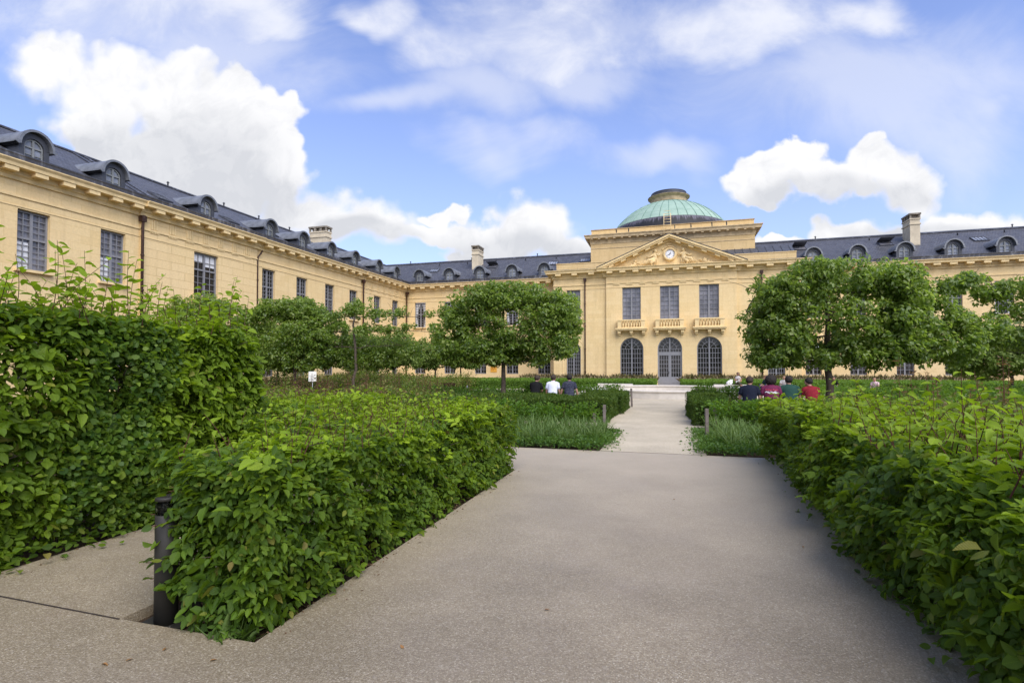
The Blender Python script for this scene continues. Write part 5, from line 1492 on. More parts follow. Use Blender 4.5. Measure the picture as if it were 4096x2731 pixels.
# bollard light
BL=empty('bollard_light',(-3.135,2.72,-.06),.12,'dark bollard light with glass band and ridged cap in the hedge bed','bollard')
m=MB(); m.lathe([(.068,.0),(.068,.715),(.063,.72)],40,(0,0,0)); m.build('post',M['bollard'],BL)
m=MB(); m.lathe([(.045,.72),(.045,.80)],24,(0,0,0)); m.build('lamp_core',M['bollard'],BL)
def m_clear():
    t=NT('clear_band'); g=t.n('ShaderNodeBsdfGlass'); g.inputs['Roughness'].default_value=.05; g.inputs['IOR'].default_value=1.2; g.inputs['Color'].default_value=(.75,.78,.74,1); return t.done(g.outputs[0])
m=MB(); m.lathe([(.067,.716),(.067,.806)],40,(0,0,0),True,False); m.build('glass_band',m_clear(),BL)
m=MB()
for k in range(6):
    a=2*PI*k/6-1.9; c=Vector((.047*math.cos(a),.047*math.sin(a),.772)); m.ellip(c,(.017,.017,.017))
m.build('lens',M['sign_white'],BL)
m=MB(); m.lathe([(.066,.805),(.071,.808),(.071,.822),(.069,.828),(.01,.830)],40,(0,0,0))
for k in range(6): m.box(-.035,.035,-.05+k*.02-.003,-.05+k*.02+.003,.829,.832)
m.build('cap',M['bollard'],BL)
m=MB(); m.box(-.15,.15,-.13,.13,.0,.018)
for sx in (-1,1):
    for sy in (-1,1): m.lathe([(.016,.018),(.016,.034),(.008,.036),(.008,.05)],8,(sx*.12,sy*.10,0))
m.build('base_plate',M['bollard'],BL)
# timber posts
def post(x,y,h,label,tilt=0):
    o=empty('wooden_post',(x,y,0),.2,label,'post','weathered timber posts')
    m=MB(); w=.036; m.prism([(-w,-w,-.07),(w,-w,-.07),(w,w,-.07),(-w,w,-.07)],(tilt,0,h+.07)); m.build('shaft',M['wood_grey'],o,bevel=.006)
    m=MB(); m.tube([(-.05,0,h*.8),(.05,0,h*.8)],.008,6); m.build('bolt',M['steel'],o)
post(-1.52,13.19,.70,'grey timber post standing in the left grass bed by the path')
post(-1.89,14.06,.42,'shorter timber post at the end of the left currant row',.01)
post(-1.47,22.6,.76,'leaning timber post at the far end of the left yew hedge',-.03)
post(.82,12.89,.68,'grey timber post standing in the right grass bed by the path')
post(1.15,14.95,.60,'brown timber post at the end of the right currant row')
post(1.05,22.2,.78,'timber post behind the right yew hedge beside the basin',-.02)
# rusty brazier
BZ=empty('brazier',(-11.5,27.0,0),0,'rusty iron brazier basket with a ring of bars under its rim','brazier')
m=MB(); n=28
for k in range(n):
    a=2*PI*k/n; m.tube([(.27*math.cos(a),.27*math.sin(a),.58),(.31*math.cos(a),.31*math.sin(a),.76)],.011,5)
m.build('bars',M['rust'],BZ)
m=MB(); m.lathe([(.20,.36),(.275,.60),(.265,.60),(.19,.37)],28,(0,0,0)); m.build('bowl',M['rust'],BZ)
m=MB(); m.lathe([(.31,.75),(.335,.755),(.335,.775),(.31,.78)],28,(0,0,0),True,False); m.build('rim',M['rust'],BZ)
for k in range(3):
    a=2*PI*k/3+.4; m=MB(); m.tube([(.18*math.cos(a),.18*math.sin(a),.40),(.30*math.cos(a),.30*math.sin(a),-.07)],.018,6); m.build('leg',M['rust'],BZ)
SG=empty('garden_sign',(-15.85,21.15,0),.55,'white rectangular information board on a post among the left perennials','sign')
m=MB(); m.box(-.17,.17,-.012,.012,.98,1.44); m.build('board',M['sign_white'],SG)
m=MB()
for z,w in ((1.25,.26),(1.20,.22),(1.10,.26),(1.06,.24),(1.02,.18)): m.box(-.13,-.13+w,-.015,-.012,z,z+.014)
m.build('lettering',M['sign_grey'],SG)
m=MB(); m.tube([(0,.025,-.07),(0,.025,1.3)],.018,8); m.build('post',M['steel'],SG)
SK=empty('metal_stake',(-10.07,26.0,0),0,'short grey metal stake standing among the shrubs beside the brazier','stake')
m=MB(); m.lathe([(.03,-.07),(.03,.52),(.045,.53),(.045,.68),(.02,.70)],12,(0,0,0)); m.build('tube',M['steel'],SK)
# fallen leaves
for i,(x,y,a) in enumerate(((-2.94,2.17,.3),(-2.85,2.23,1.2),(-2.75,2.37,2.0),(-2.41,2.36,.9),(-1.46,2.78,2.6),(-.8,3.48,.2),(1.14,5.33,1.5),(.06,6.8,2.2))):
    me=leaf_mesh('fallen_leaf',np.zeros((1,3)),np.array([[1,0,.12]]),np.array([[0,.2,1.]]),np.array([.036]),M['deadleaf'],.45,1,young=np.zeros(1))
    o=link('fallen_leaf',me,None,None,(x,y,.006)); o.rotation_euler.z=a; tag(o,'small curled orange brown leaf lying on the paving','fallen leaf','fallen leaves on the paving')
n=420; xx=np.concatenate([1.62-rng.exponential(.09,n//2)+.17*0,BX1+rng.exponential(.05,n//4),-5.06+rng.exponential(.07,n//4)]); yy=np.concatenate([rng.uniform(1,10.3,n//2),rng.uniform(2.7,8.2,n//4),rng.uniform(.5,6,n//4)])
P=np.c_[xx,yy,np.full(len(xx),.004)]; P[:n//2,0]+=.17*np.clip((P[:n//2,1]-3)/7,0,1)
tag(link('leaf_litter',leaf_mesh('leaf_litter',P,norm(rng.standard_normal((len(P),3))*np.array([1,1,.05])),norm(rng.standard_normal((len(P),3))*.15+np.array([0,0,1.])),np.clip(rng.normal(.022,.008,len(P)),.008,.045),M['litter'],.45,0,young=np.zeros(len(P)),rng=rng)),'small dry bits of leaf lying on the paving along the hedge feet','leaves',kind='stuff')
# weeds at the bed corner
V=[]
n=60; P=np.c_[rng.normal(-2.52,.06,n),rng.normal(2.66,.05,n),np.full(n,-.05)]; A=norm(np.c_[rng.normal(0,.6,n),rng.normal(-.2,.5,n),np.ones(n)])
tag(link('weeds',leaf_mesh('weeds',P,A,norm(rng.standard_normal((n,3))),np.clip(rng.normal(.13,.05,n),.04,.24),M['strap'],.028,1,young=np.zeros(n),rng=rng)),'small tuft of grass at the front corner of the low hedge bed','grass',kind='stuff')
n=900; P=np.c_[rng.uniform(BX0+.03,BX1-.03,n),rng.uniform(BY0+.05,BY1,n),np.full(n,-.055)]
tag(link('leaf_litter',leaf_mesh('leaf_litter',P,norm(rng.standard_normal((n,3))*np.array([1,1,.1])),norm(rng.standard_normal((n,3))*.25+np.array([0,0,1.])),np.clip(rng.normal(.05,.015,n),.02,.08),M['litter'] if 'litter' in M else M['deadleaf'],.5,0,young=np.zeros(n),rng=rng)),'dry leaf litter in the low hedge bed','leaves',kind='stuff')
# ================================================================== PEOPLE
def skin_mesh(name, nodes, edges, root, mat, sub=1):
    me = bpy.data.meshes.new(name)
    me.from_pydata([n[0] for n in nodes], edges, []); me.update()
    o = bpy.data.objects.new(name, me); COL.objects.link(o)
    sk = o.modifiers.new('skin', 'SKIN'); sk.use_smooth_shade = True; sk.branch_smoothing = .3
    for i, n in enumerate(nodes):
        r = n[1]; me.skin_vertices[0].data[i].radius = (r if hasattr(r,'__len__') else (r, r))
        me.skin_vertices[0].data[i].use_root = (i == root)
    ss = o.modifiers.new('sub', 'SUBSURF'); ss.levels = sub; ss.render_levels = sub
    dg = bpy.context.evaluated_depsgraph_get(); dg.update()
    out = bpy.data.meshes.new_from_object(o.evaluated_get(dg))
    bpy.data.objects.remove(o); bpy.data.meshes.remove(me)
    out.name = name; out.materials.clear(); out.materials.append(mat)
    out.polygons.foreach_set('use_smooth', [True]*len(out.polygons))
    return out

def person(label, x, y, rz, shirt, trousers, hair, skin, seat=.45, lean=.10, scale=1.0, hair_style='short', head=(0,0), arms='forward', sleeve='short', extras=None, legs='sit', sh_w=1.0, z=0.0, cross=False):
    rt = empty('person', (x, y, z), rz, label, 'person'); rt.scale = (scale,)*3
    L = lean; s0 = seat
    hx, hp = head                                   # head sideways turn (rad), pitch forward
    V = Vector
    pel = V((0,-.02,s0+.10)); sp = V((0,L*.25,s0+.28)); ch = V((0,L*.65,s0+.46)); nk = V((0,L*1.05,s0+.59)); hb = V((0,L*1.15+.012,s0+.626))
    hd = Matrix.Rotation(hx,3,'Z') @ Matrix.Rotation(-hp,3,'X')
    def H(px,py,pz): return hb + hd @ V((px,py,pz))
    nodes = []; edges = []
    def add(p, r, par=None):
        nodes.append((tuple(p), r)); i = len(nodes)-1
        if par is not None: edges.append((par, i))
        return i
    ip = add(pel, .135); isp = add(sp, .125, ip); ich = add(ch, .145, isp); ink = add(nk, .058, ich); ihb = add(H(0,.0,.0), .060, ink)
    ij = add(H(0,.030,.075), .078, ihb); ih = add(H(0,.022,.148), .093, ij); it = add(H(0,.005,.212), .074, ih)
    add(H(0,.118,.100), .011, ij)                   # nose
    for s in (-1,1): add(H(s*.088,.010,.115), .016, ij)   # ears
    for s in (-1,1):
        sh = V((s*.16*sh_w, L*.75, s0+.52))
        if arms == 'forward': el = V((s*.235*sh_w, L+.06, s0+.28)); wr = V((s*.12, L+.28, s0+.22)); fd = V((-s*.35,.9,-.1))
        elif arms == 'down': el = V((s*.25*sh_w, L*.6, s0+.27)); wr = V((s*.26, L+.12, s0+.04)); fd = V((0,.6,-.7))
        elif arms == 'side' : el = V((s*.27*sh_w, L*.5-.02, s0+.29)); wr = V((s*.33, L+.04, s0+.03)); fd = V((s*.2,.4,-.8))
        elif arms == 'phone':
            el = V((s*.215, .04, s0+.27)); wr = V((s*.05-.05, .25, s0+(.40 if s > 0 else .24))); fd = V((-s*.3,.5,.45 if s > 0 else .0))
        ish = add(sh, .046, ich); iel = add(el, .044, ish); iw = add(wr, .029, iel)
        fd.normalize(); side = fd.cross(V((0,0,1))).normalized()
        pm = wr + fd*.055; ipm = add(pm, (.030,.020), iw)
        for q in range(4):                           # four fingers, unequal, curled
            o_ = side*(-.027+.018*q); ln = (.062,.072,.068,.052)[q]
            b = add(pm+fd*.035+o_, .0088, ipm); m_ = add(pm+fd*(.035+ln*.5)+o_+V((0,0,-.008)), .0082, b); add(pm+fd*(.035+ln*.85)+o_+V((0,0,-.03)), .007, m_)
        tb = add(pm+side*(-s*.035)+fd*.0, .0095, ipm); add(pm+side*(-s*.048)+fd*.038+V((0,0,-.012)), .008, tb)
    for s in (-1,1):
        hip = V((s*.095, .0, s0+.075)); kn = V((s*.14, .43, s0+.06)); an = V((s*.14, .46, max(.085, .085))); to = V((s*.15,.60,.035))
        if seat < .3: kn = V((s*.24,.40,seat+.24)); an = V((s*.06,.34,.07)); to = V((s*.02,.44,.04))
        if cross and s > 0: kn = V((.05,.43,s0+.18)); an = V((-.20,.52,s0-.12)); to = V((-.30,.60,s0-.16))
        ihp = add(hip, .088, ip); ik = add(kn, .058, ihp); ia = add(an, .037, ik); add(to, .032, ia)
    me = skin_mesh('body', nodes, edges, ip, skin)
    # own the skin mesh as a part, one continuous surface
    link('body', me, None, rt)
    # shirt: loft over the trunk plus sleeves
    m = MB(); w = sh_w
    m.loft([(0,-.03,s0+.00,.185*w,.135),(0,-.02,s0+.12,.182*w,.135),(0,L*.28,s0+.28,.182*w,.130),(0,L*.55,s0+.40,.205*w,.138),(0,L*.72,s0+.49,.212*w,.135),(0,L*.80,s0+.535,.195*w,.122),(0,L*.90,s0+.580,.135*w,.098),(0,L*1.00,s0+.612,.080,.080),(0,L*1.05,s0+.628,.070,.072)], 24)
    for s in (-1,1):
        if sleeve == 'none': continue
        sh = V((s*.165*w, L*.78, s0+.518))
        el = {'forward': V((s*.235*w, L+.06, s0+.28)),'down': V((s*.25*w, L*.6, s0+.27)),'side': V((s*.27*w, L*.5-.02, s0+.29)),'phone': V((s*.215,.04,s0+.27))}[arms]
        e = sh + (el-sh)*(.80); m.tube([V((s*.07*w, L*.92, s0+.560)), V((s*.125*w, L*.84, s0+.545)), sh+V((s*.018,0,.002)), sh+(el-sh)*.22+V((s*.006,0,0)), sh+(el-sh)*.5, e], [.050,.062,.074,.076,.074,.071], 14)
    so = m.build('shirt', shirt, rt)
    # trousers
    m = MB()
    m.loft([(0,.01,s0-.005,.17,.15),(0,.0,s0+.06,.19,.155),(0,-.01,s0+.14,.178,.135)], 20)
    for s in (-1,1):
        hip = V((s*.095,.0,s0+.075)); kn = V((s*.14,.43,s0+.06)); an = V((s*.14,.455,.16))
        if seat < .3: kn = V((s*.24,.40,seat+.24)); an = V((s*.08,.35,.12))
        if cross and s > 0: kn = V((.05,.43,s0+.18)); an = V((-.10,.48,s0+.02))
        m.tube([hip, hip+(kn-hip)*.5, kn, kn+(an-kn)*.5, an], [.105,.092,.078,.072,.066], 12)
    m.build('trousers', trousers, rt)
    m = MB()
    for s in (-1,1):
        if cross and s > 0: a, b = V((-.19,.50,s0-.13)), V((-.31,.60,s0-.18))
        elif seat < .3: a, b = V((s*.06,.33,.05)), V((s*.0,.46,.04))
        else: a, b = V((s*.14,.42,.045)), V((s*.15,.63,.035))
        m.tube([a-(b-a)*.1, a, (a+b)/2, b], [.03,.046,.048,.036], 10)
    m.build('shoes', M['black'], rt)
    # hair
    m = MB(); rr = random.Random(int(abs(x)*1000)+3)
    if hair_style == 'afro':
        c = H(0,-.015,.128); ico = bmesh.new(); bmesh.ops.create_icosphere(ico, subdivisions=4, radius=1)
        vs=[]
        for v in ico.verts:
            q = np.array(v.co)*9; k = 1+.10*(float(vnoise(q[None,:],.6)[0])-.5)+.10*(float(vnoise(q[None,:]+9,1.8)[0])-.5)
            vs.append(c + hd @ V((v.co.x*.158*k, v.co.y*.150*k, v.co.z*.165*k)))
        m.add(vs, [tuple(v.index for v in f.verts) for f in ico.faces], True); ico.free()
    else:
        full = {'short': .101, 'curly': .112, 'bun': .098}[hair_style]
        ico = bmesh.new(); bmesh.ops.create_icosphere(ico, subdivisions=4, radius=1)
        c = H(0,-.004,.142); vs=[]
        for v in ico.verts:
            q = np.array(v.co)*9
            k = 1+(.16 if hair_style=='curly' else .07)*(float(vnoise(q[None,:]+x,.7)[0])-.5)
            d = v.co.copy()
            fr = max(0, d.y)                           # open over the face
            low = max(0, -d.z)
            zz = d.z*(.098)*k
            if d.y > .35 and d.z < .30: k *= .84
            if low > .55: k *= (.94 if d.y < .25 else .66)
            if d.y < .1 and low > .3: d.z *= 1.0+.5*(low-.3)
            bo = 1.0
            if v.co.z < 0 and v.co.y < .30: bo = min(1.28, ((1-abs(v.co.z)**3.2)**.3)/max(.3, math.sqrt(max(1-v.co.z**2,.02))))
            vs.append(c + hd @ V((d.x*full*k*bo, d.y*(full+.010)*k*bo - .012, max(d.z*.098*k*1.02, -.142)+.004)))
        m.add(vs, [tuple(v.index for v in f.verts) for f in ico.faces], True); ico.free()
        if hair_style == 'bun': m.ellip(H(0,-.09,.19), (.045,.045,.045))
    m.build('hair', hair, rt)
    # features of the face
    m = MB()
    for s in (-1,1): m.ellip(H(s*.033,.099,.118), (.013,.008,.008))
    m.build('eyes', M['black'], rt)
    m = MB(); m.ellip(H(0,.098,.052), (.024,.010,.007)); m.build('mouth', M['lips'], rt)
    if extras: extras(rt, H, s0, L)
    return rt, so
M['lips'] = m_plain('lips', (.28,.10,.09), .5, 0, .4, .05)
C_ = dict(black=cloth('black_cotton',(.010,.010,.011)), white=cloth('white_cotton',(.66,.68,.78),.04), navy=cloth('navy_cotton',(.012,.015,.028)), maroon=cloth('maroon_cotton',(.135,.022,.060)), green=cloth('bottle_green_cotton',(.022,.060,.046)), red=cloth('red_cotton',(.20,.016,.024)), jeans=cloth('dark_denim',(.035,.045,.08)), khaki=cloth('olive_cotton',(.055,.052,.035)), pale=cloth('pale_patterned_top',(.48,.45,.44),.25), grey=cloth('grey_cotton',(.10,.105,.11)), teal=cloth('dark_teal_cotton',(.02,.04,.045)))
def m_camo():
    t = NT('camouflage_cotton'); o = t.obj(); x = t.xyz(o)
    v = t.comb(t.math('MULTIPLY', x[0], 5.0), t.math('MULTIPLY', x[1], 5.0), t.math('MULTIPLY', x[2], 26.0))
    n = t.noise(v, 1.0, 3, .6, 1.2)
    c = t.ramp(n, [(.35,(.016,.018,.032)),(.52,(.030,.033,.052)),(.60,(.085,.09,.115)),(.66,(.022,.024,.04))])
    return t.done(t.pbr(c, .9, 0, .15))
C_['camo'] = m_camo()
person('man in a plain black shirt, first from the left on the left bench, looking down', -5.00, 20.22, -.12, C_['black'], C_['jeans'], M['hair_brown'], M['skin'], .45, .12, 1.0, 'curly', (-.55,.42), 'forward')
person('man in a white shirt in the middle of the left bench', -4.31, 20.22, -.05, C_['white'], C_['jeans'], M['hair_brown'], M['skin'], .45, .08, 1.02, 'short', (-.25,.20), 'down')
person('man in a dark camouflage shirt at the right end of the left bench', -3.66, 20.22, .10, C_['camo'], C_['jeans'], M['hair_dark'], M['skin'], .45, .10, 1.03, 'short', (.05,.15), 'side')
person('man in a navy shirt, nearest the path on the right bench', 2.33, 17.45, -.10, C_['navy'], C_['jeans'], M['hair_brown'], M['skin'], .44, .10, 1.03, 'short', (-.35,.25), 'down', sh_w=1.08)
def print_on_back(rt, so):
    """lettering and a white graphic that follow the shirt's back"""
    me = so.data; bv = BVHTree.FromPolygons([v.co.copy() for v in me.vertices], [tuple(p.vertices) for p in me.polygons])
    def stick(pts2, faces, name, mat):
        vs = []
        for (u, v) in pts2:
            hit = bv.ray_cast(Vector((u, -1.0, v)), Vector((0,1,0)))
            yy = hit[0].y if hit[0] is not None else -.12
            vs.append((u, yy-.004, v))
        m = MB(); m.add(vs, faces); m.build(name, mat, rt)
    tm = text_mesh('Golden Ratio', .062)
    bm = bmesh.new(); bm.from_mesh(tm); bmesh.ops.triangulate(bm, faces=bm.faces[:]); bmesh.ops.subdivide_edges(bm, edges=bm.edges[:], cuts=1, use_grid_fill=False)
    bm.verts.ensure_lookup_table()
    stick([(v.co.x*.98, v.co.y+.925) for v in bm.verts], [tuple(v.index for v in f.verts) for f in bm.faces], 'lettering', M['print_red']); bm.free()
    quads=[];F=[]
    pl=[(-.17,.850),(-.12,.872),(-.10,.848),(-.04,.830),(.0,.845),(.03,.838),(.06,.852),(.10,.838),(.17,.836)]
    for (a,b),(c,d) in zip(pl[:-1],pl[1:]):
        n=3
        for q in range(n):
            u0=a+(c-a)*q/n;u1=a+(c-a)*(q+1)/n;v0=b+(d-b)*q/n;v1=b+(d-b)*(q+1)/n
            i=len(quads); quads+=[(u0,v0-.014),(u1,v1-.014),(u1,v1+.014),(u0,v0+.014)];F.append((i,i+1,i+2,i+3))
    for (u,v,w,h) in ((-.10,.868,.04,.012),(-.05,.868,.05,.01),(.075,.868,.055,.014),(.13,.835,.07,.018),(.0,.862,.02,.014)):
        i=len(quads); quads+=[(u,v),(u+w,v),(u+w,v+h),(u,v+h)];F.append((i,i+1,i+2,i+3))
    stick(quads, F, 'printed_graphic', M['bag'])
M['print_red'] = m_plain('red_print', (.72,.10,.13), .8, 0, .2, .03)
r_, s_ = person('man with a big afro and a maroon printed shirt on the right bench', 2.93, 17.48, -.06, C_['maroon'], C_['jeans'], M['hair_dark'], M['skin'], .45, .08, 1.03, 'afro', (0,.12), 'down', sh_w=1.08)
print_on_back(r_, s_)
person('man in a bottle green shirt, third from the path on the right bench', 3.44, 17.5, .02, C_['green'], C_['jeans'], M['hair_dark'], M['skin'], .45, .10, 1.04, 'short', (.25,.15), 'down', sh_w=1.08)
person('man in a red shirt, last on the right bench, head turned to the left', 4.04, 17.5, .18, C_['red'], C_['jeans'], M['hair_dark'], M['skin'], .45, .16, 1.0, 'short', (.75,.30), 'forward')
def glasses(rt, H, s0, L):
    m = MB()
    for s in (-1,1): m.ellip(H(s*.034,.108,.116), (.029,.010,.023))
    m.tube([H(-.085,.04,.122),H(-.06,.10,.120),H(0,.113,.124),H(.06,.10,.120),H(.085,.04,.122)], .005, 6); m.build('sunglasses', M['black'], rt)
WM, _s = person('woman in sunglasses and a pale top on the right stone bench, looking at her phone', 4.50, 39.15, PI+.05, C_['pale'], C_['khaki'], M['hair_brown'], M['skin_tan'], .47, .02, .98, 'bun', (0,.15), 'phone', 'none', glasses, cross=True, sh_w=.86)
PH = empty('phone', (4.50, 38.84, .845), PI, 'dark phone held up by the woman in sunglasses', 'phone'); PH.rotation_euler.x = .5
m = MB(); m.box(-.037,.037,-.005,.005,-.01,.135); m.build('casing', M['black'], PH, bevel=.003)
m = MB(); m.box(-.032,.032,.0055,.0065,0,.125); m.build('screen', M['glass_up'], PH)
CUP = empty('paper_cup', (4.44, 38.86, .60), 0, 'white paper held in the lap of the woman in sunglasses', 'paper')
m = MB(); m.prism([(-.09,0,0),(.09,0,0),(.09,0,.13),(-.09,0,.13)],(0,.004,0)); m.build('sheet', M['bag'], CUP)
BG = empty('paper_bag', (3.97, 39.1, .47), .3, 'crumpled white bag standing on the right stone bench', 'bag')
ico = bmesh.new(); bmesh.ops.create_icosphere(ico, subdivisions=4, radius=1); vs=[]
for v in ico.verts:
    q=np.array(v.co); k=1+.5*(float(vnoise(q[None,:]+3,2.2)[0])-.5)+.25*(float(vnoise(q[None,:],5.0)[0])-.5)
    vs.append((v.co.x*.19*k+.06*v.co.z, v.co.y*.12*k, max(0,(v.co.z*.17*k+.13))))
m=MB(); m.add(vs,[tuple(v.index for v in f.verts) for f in ico.faces],False); ico.free(); m.build('sack', M['bag'], BG)
m=MB()
for s in (-1,1): m.ellip((.12+s*.06,0,.30),(.055,.03,.05),Matrix.Rotation(s*.6,3,'Y'))
m.build('knot', M['bag'], BG)
person('person with auburn hair in dark teal, sitting low far behind the man with the afro', 6.24, 38.6, 2.2, C_['teal'], C_['jeans'], M['hair_red'], M['skin'], .24, .12, 1.0, 'curly', (.2,.3), 'forward')
person('fair haired person in pale clothes sitting low, far behind the man in green', 7.25, 38.6, 2.9, C_['pale'], C_['grey'], M['hair_fair'], M['skin'], .24, .10, .98, 'short', (.2,.2), 'forward')
person('dark haired person in black sitting low, far behind the man in red', 10.2, 38.6, 2.5, C_['black'], C_['grey'], M['hair_brown'], M['skin'], .22, .14, 1.0, 'short', (.1,.3), 'forward')
person('person in a pale pink top sitting low beyond the tree trunk at right', 12.45, 38.6, 2.4, C_['pink'] if 'pink' in C_ else cloth('pale_pink_cotton',(.62,.45,.47)), C_['jeans'], M['hair_fair'], M['skin'], .18, .10, .95, 'short', (.1,.3), 'forward')
# ================================================================== SKY, SUN, CAMERA
F_ = 2135.0; YAW = math.atan((2675-2048)/F_); HOR = 1471.6
SUN_EL, SUN_DIR = R(48), Vector((.54,-.60,0)).normalized()
w = bpy.data.worlds.new('World'); SC.world = w; w.use_nodes = True
nt = w.node_tree; nt.nodes.clear()
def wn(t, **k):
    n = nt.nodes.new(t)
    for a, b in k.items(): setattr(n, a, b)
    return n
def wl(a, b): nt.links.new(a, b)
def wm(op, a, b=None, c=None, clamp=False):
    n = wn('ShaderNodeMath', operation=op); n.use_clamp = clamp
    for i, x in enumerate((a,b,c)):
        if x is None: continue
        if hasattr(x,'is_linked'): wl(x, n.inputs[i])
        else: n.inputs[i].default_value = x
    return n.outputs[0]
def wv(op, a, b=None, c=None, out=0):
    n = wn('ShaderNodeVectorMath', operation=op)
    for i, x in enumerate((a,b,c)):
        if x is None: continue
        if hasattr(x,'is_linked'): wl(x, n.inputs[i])
        else: n.inputs[i].default_value = x
    return n.outputs[out]
def wmap(v, a, b, c, d, smooth=True):
    n = wn('ShaderNodeMapRange'); n.clamp = True
    if smooth: n.interpolation_type = 'SMOOTHSTEP'
    wl(v, n.inputs[0])
    for i, q in enumerate((a,b,c,d)): n.inputs[i+1].default_value = q
    return n.outputs[0]
def wmix(f, a, b):
    n = wn('ShaderNodeMix', data_type='RGBA')
    for s, x in ((n.inputs[0],f),(n.inputs[6],a),(n.inputs[7],b)):
        if hasattr(x,'is_linked'): wl(x, s)
        elif isinstance(x,(int,float)): s.default_value = x
        else: s.default_value = (*x,1)
    return n.outputs[2]
def wnoise(vec, scale, detail, rough=.55, dist=0, color=False):
    n = wn('ShaderNodeTexNoise'); wl(vec, n.inputs['Vector'])
    n.inputs['Scale'].default_value=scale; n.inputs['Detail'].default_value=detail; n.inputs['Roughness'].default_value=rough; n.inputs['Distortion'].default_value=dist
    return n.outputs[1 if color else 0]
sky = wn('ShaderNodeTexSky', sky_type='NISHITA'); sky.sun_disc = False
sky.sun_elevation = SUN_EL; sky.sun_rotation = math.atan2(SUN_DIR.x, SUN_DIR.y)
sky.altitude = 100; sky.air_density = 1.0; sky.dust_density = .6; sky.ozone_density = 2.0
dirn = wn('ShaderNodeTexCoord').outputs['Generated']
fwd = (-math.sin(YAW), math.cos(YAW), 0); rgt = (math.cos(YAW), math.sin(YAW), 0)
df = wv('DOT_PRODUCT', dirn, fwd, out=1); dr_r = wv('DOT_PRODUCT', dirn, rgt, out=1)
sz = wn('ShaderNodeSeparateXYZ'); wl(dirn, sz.inputs[0]); dz = sz.outputs[2]
den = wm('MAXIMUM', df, .08)
cb = wn('ShaderNodeCombineXYZ'); wl(wm('DIVIDE', dr_r, den), cb.inputs[0]); wl(wm('DIVIDE', dz, den), cb.inputs[1])
p = cb.outputs[0]                                      # gnomonic sky position about the heading: azimuth, elevation
front = wmap(df, .10, .30, 0, 1)
def px(u, v): return ((u-2048)/F_, (HOR-v)/F_)
n_edge = wnoise(p, 7.0, 6, .52, .0, True)
vor = wn('ShaderNodeTexVoronoi', voronoi_dimensions='2D', feature='SMOOTH_F1'); wl(p, vor.inputs['Vector']); vor.inputs['Scale'].default_value = 15; vor.inputs['Smoothness'].default_value=.35
vor2 = wn('ShaderNodeTexVoronoi', voronoi_dimensions='2D', feature='SMOOTH_F1'); wl(p, vor2.inputs['Vector']); vor2.inputs['Scale'].default_value = 34; vor2.inputs['Smoothness'].default_value=.3
n_big = wnoise(p, 2.2, 4, .55, 0, True)
off = wv('ADD', wv('MULTIPLY', wv('SUBTRACT', n_edge, (.5,.5,.5)), (.13,.13,0)), wv('MULTIPLY', wv('SUBTRACT', n_big, (.5,.5,.5)), (.10,.10,0)))
pw = wv('ADD', p, off)
def field(pos, ells):
    """soft union of ellipses given in photo pixels: returns 1 at a centre, 0 on the outline"""
    acc = None
    for (u, v, ru, rv) in ells:
        a, b = px(u, v)
        q = wv('MULTIPLY_ADD', pos, (F_/ru, F_/rv, 0), (-a*F_/ru, -b*F_/rv, 0))
        e = wm('SUBTRACT', 1.0, wv('LENGTH', q, out=1))
        acc = e if acc is None else wm('SMOOTH_MAX', acc, e, .18)
    return acc
cum = field(pw, [(210,250,215,170),(420,320,310,215),(640,320,270,195),(830,400,210,170),(980,500,225,180),(1110,690,170,160),(700,600,420,200),(350,480,230,140),(420,720,300,130),(900,760,330,140),(1160,830,150,110),
                 (1420,900,330,110),(1260,840,200,130),(3430,715,150,75),(1700,930,150,60),(1760,860,110,40),(1990,950,260,110),(2130,900,190,130),(2250,990,110,80),(1900,1030,200,60),
                 (3140,680,200,110),(3010,760,130,80),(3320,705,185,85),(3520,660,150,100),(3640,740,170,120),(3500,580,70,45),(3230,600,80,50),(3060,800,150,60),
                 (3420,930,170,90),(3650,960,300,80),(3950,900,300,90),(4080,960,260,110),(3150,980,130,40)])
soft = wmap(n_soft := wnoise(p, 3.0, 2, .5), .35, .65, .18, .60)
cum = wm('ADD', cum, wm('ADD', wm('MULTIPLY', wm('SUBTRACT', .40, vor.outputs['Distance']), .34), wm('MULTIPLY', wm('SUBTRACT', .38, vor2.outputs['Distance']), .16)))
cum = wm('ADD', cum, wm('MULTIPLY', wm('SUBTRACT', wnoise(p, 4.2, 7, .6), .50), .62))
cd = wmap(wm('DIVIDE', wm('ADD', cum, .05), soft), 0, 1, 0, 1)
wisp_n = wnoise(wv('ADD', wv('MULTIPLY', p, (1.0,1.35,0)), (3.1,1.7,0)), 3.0, 9, .60, .45)
high = field(wv('ADD', p, wv('MULTIPLY', wv('SUBTRACT', n_big, (.5,.5,.5)), (.34,.34,0))),
             [(560,90,600,270),(900,160,330,160),(1460,60,200,80),(1800,200,240,150),(2300,120,560,260),(2900,80,620,220),(3400,60,420,170)])
faint = field(wv('ADD', p, wv('MULTIPLY', wv('SUBTRACT', n_big, (.5,.5,.5)), (.34,.34,0))), [(3850,260,420,260),(3500,330,800,330),(1560,440,330,80),(1900,400,300,150),(1980,610,340,95),(2700,650,260,70),(3960,350,190,90),(2350,330,300,140),(800,300,700,200)])
hf_ = wm('MULTIPLY', wmap(wm('ADD', faint, wm('MULTIPLY', wm('SUBTRACT', wisp_n, .5), 2.2)), -.35, .85, 0, 1), .52)
hd_ = wm('MULTIPLY', wmap(wm('ADD', high, wm('MULTIPLY', wm('SUBTRACT', wisp_n, .52), 2.6)), -.34, .72, 0, 1), wmap(wnoise(wv('ADD', wv('MULTIPLY', p, (1.0,1.5,0)), (7.7,3.1,0)), 4.6, 8, .6, .3), .32, .66, .42, .92))
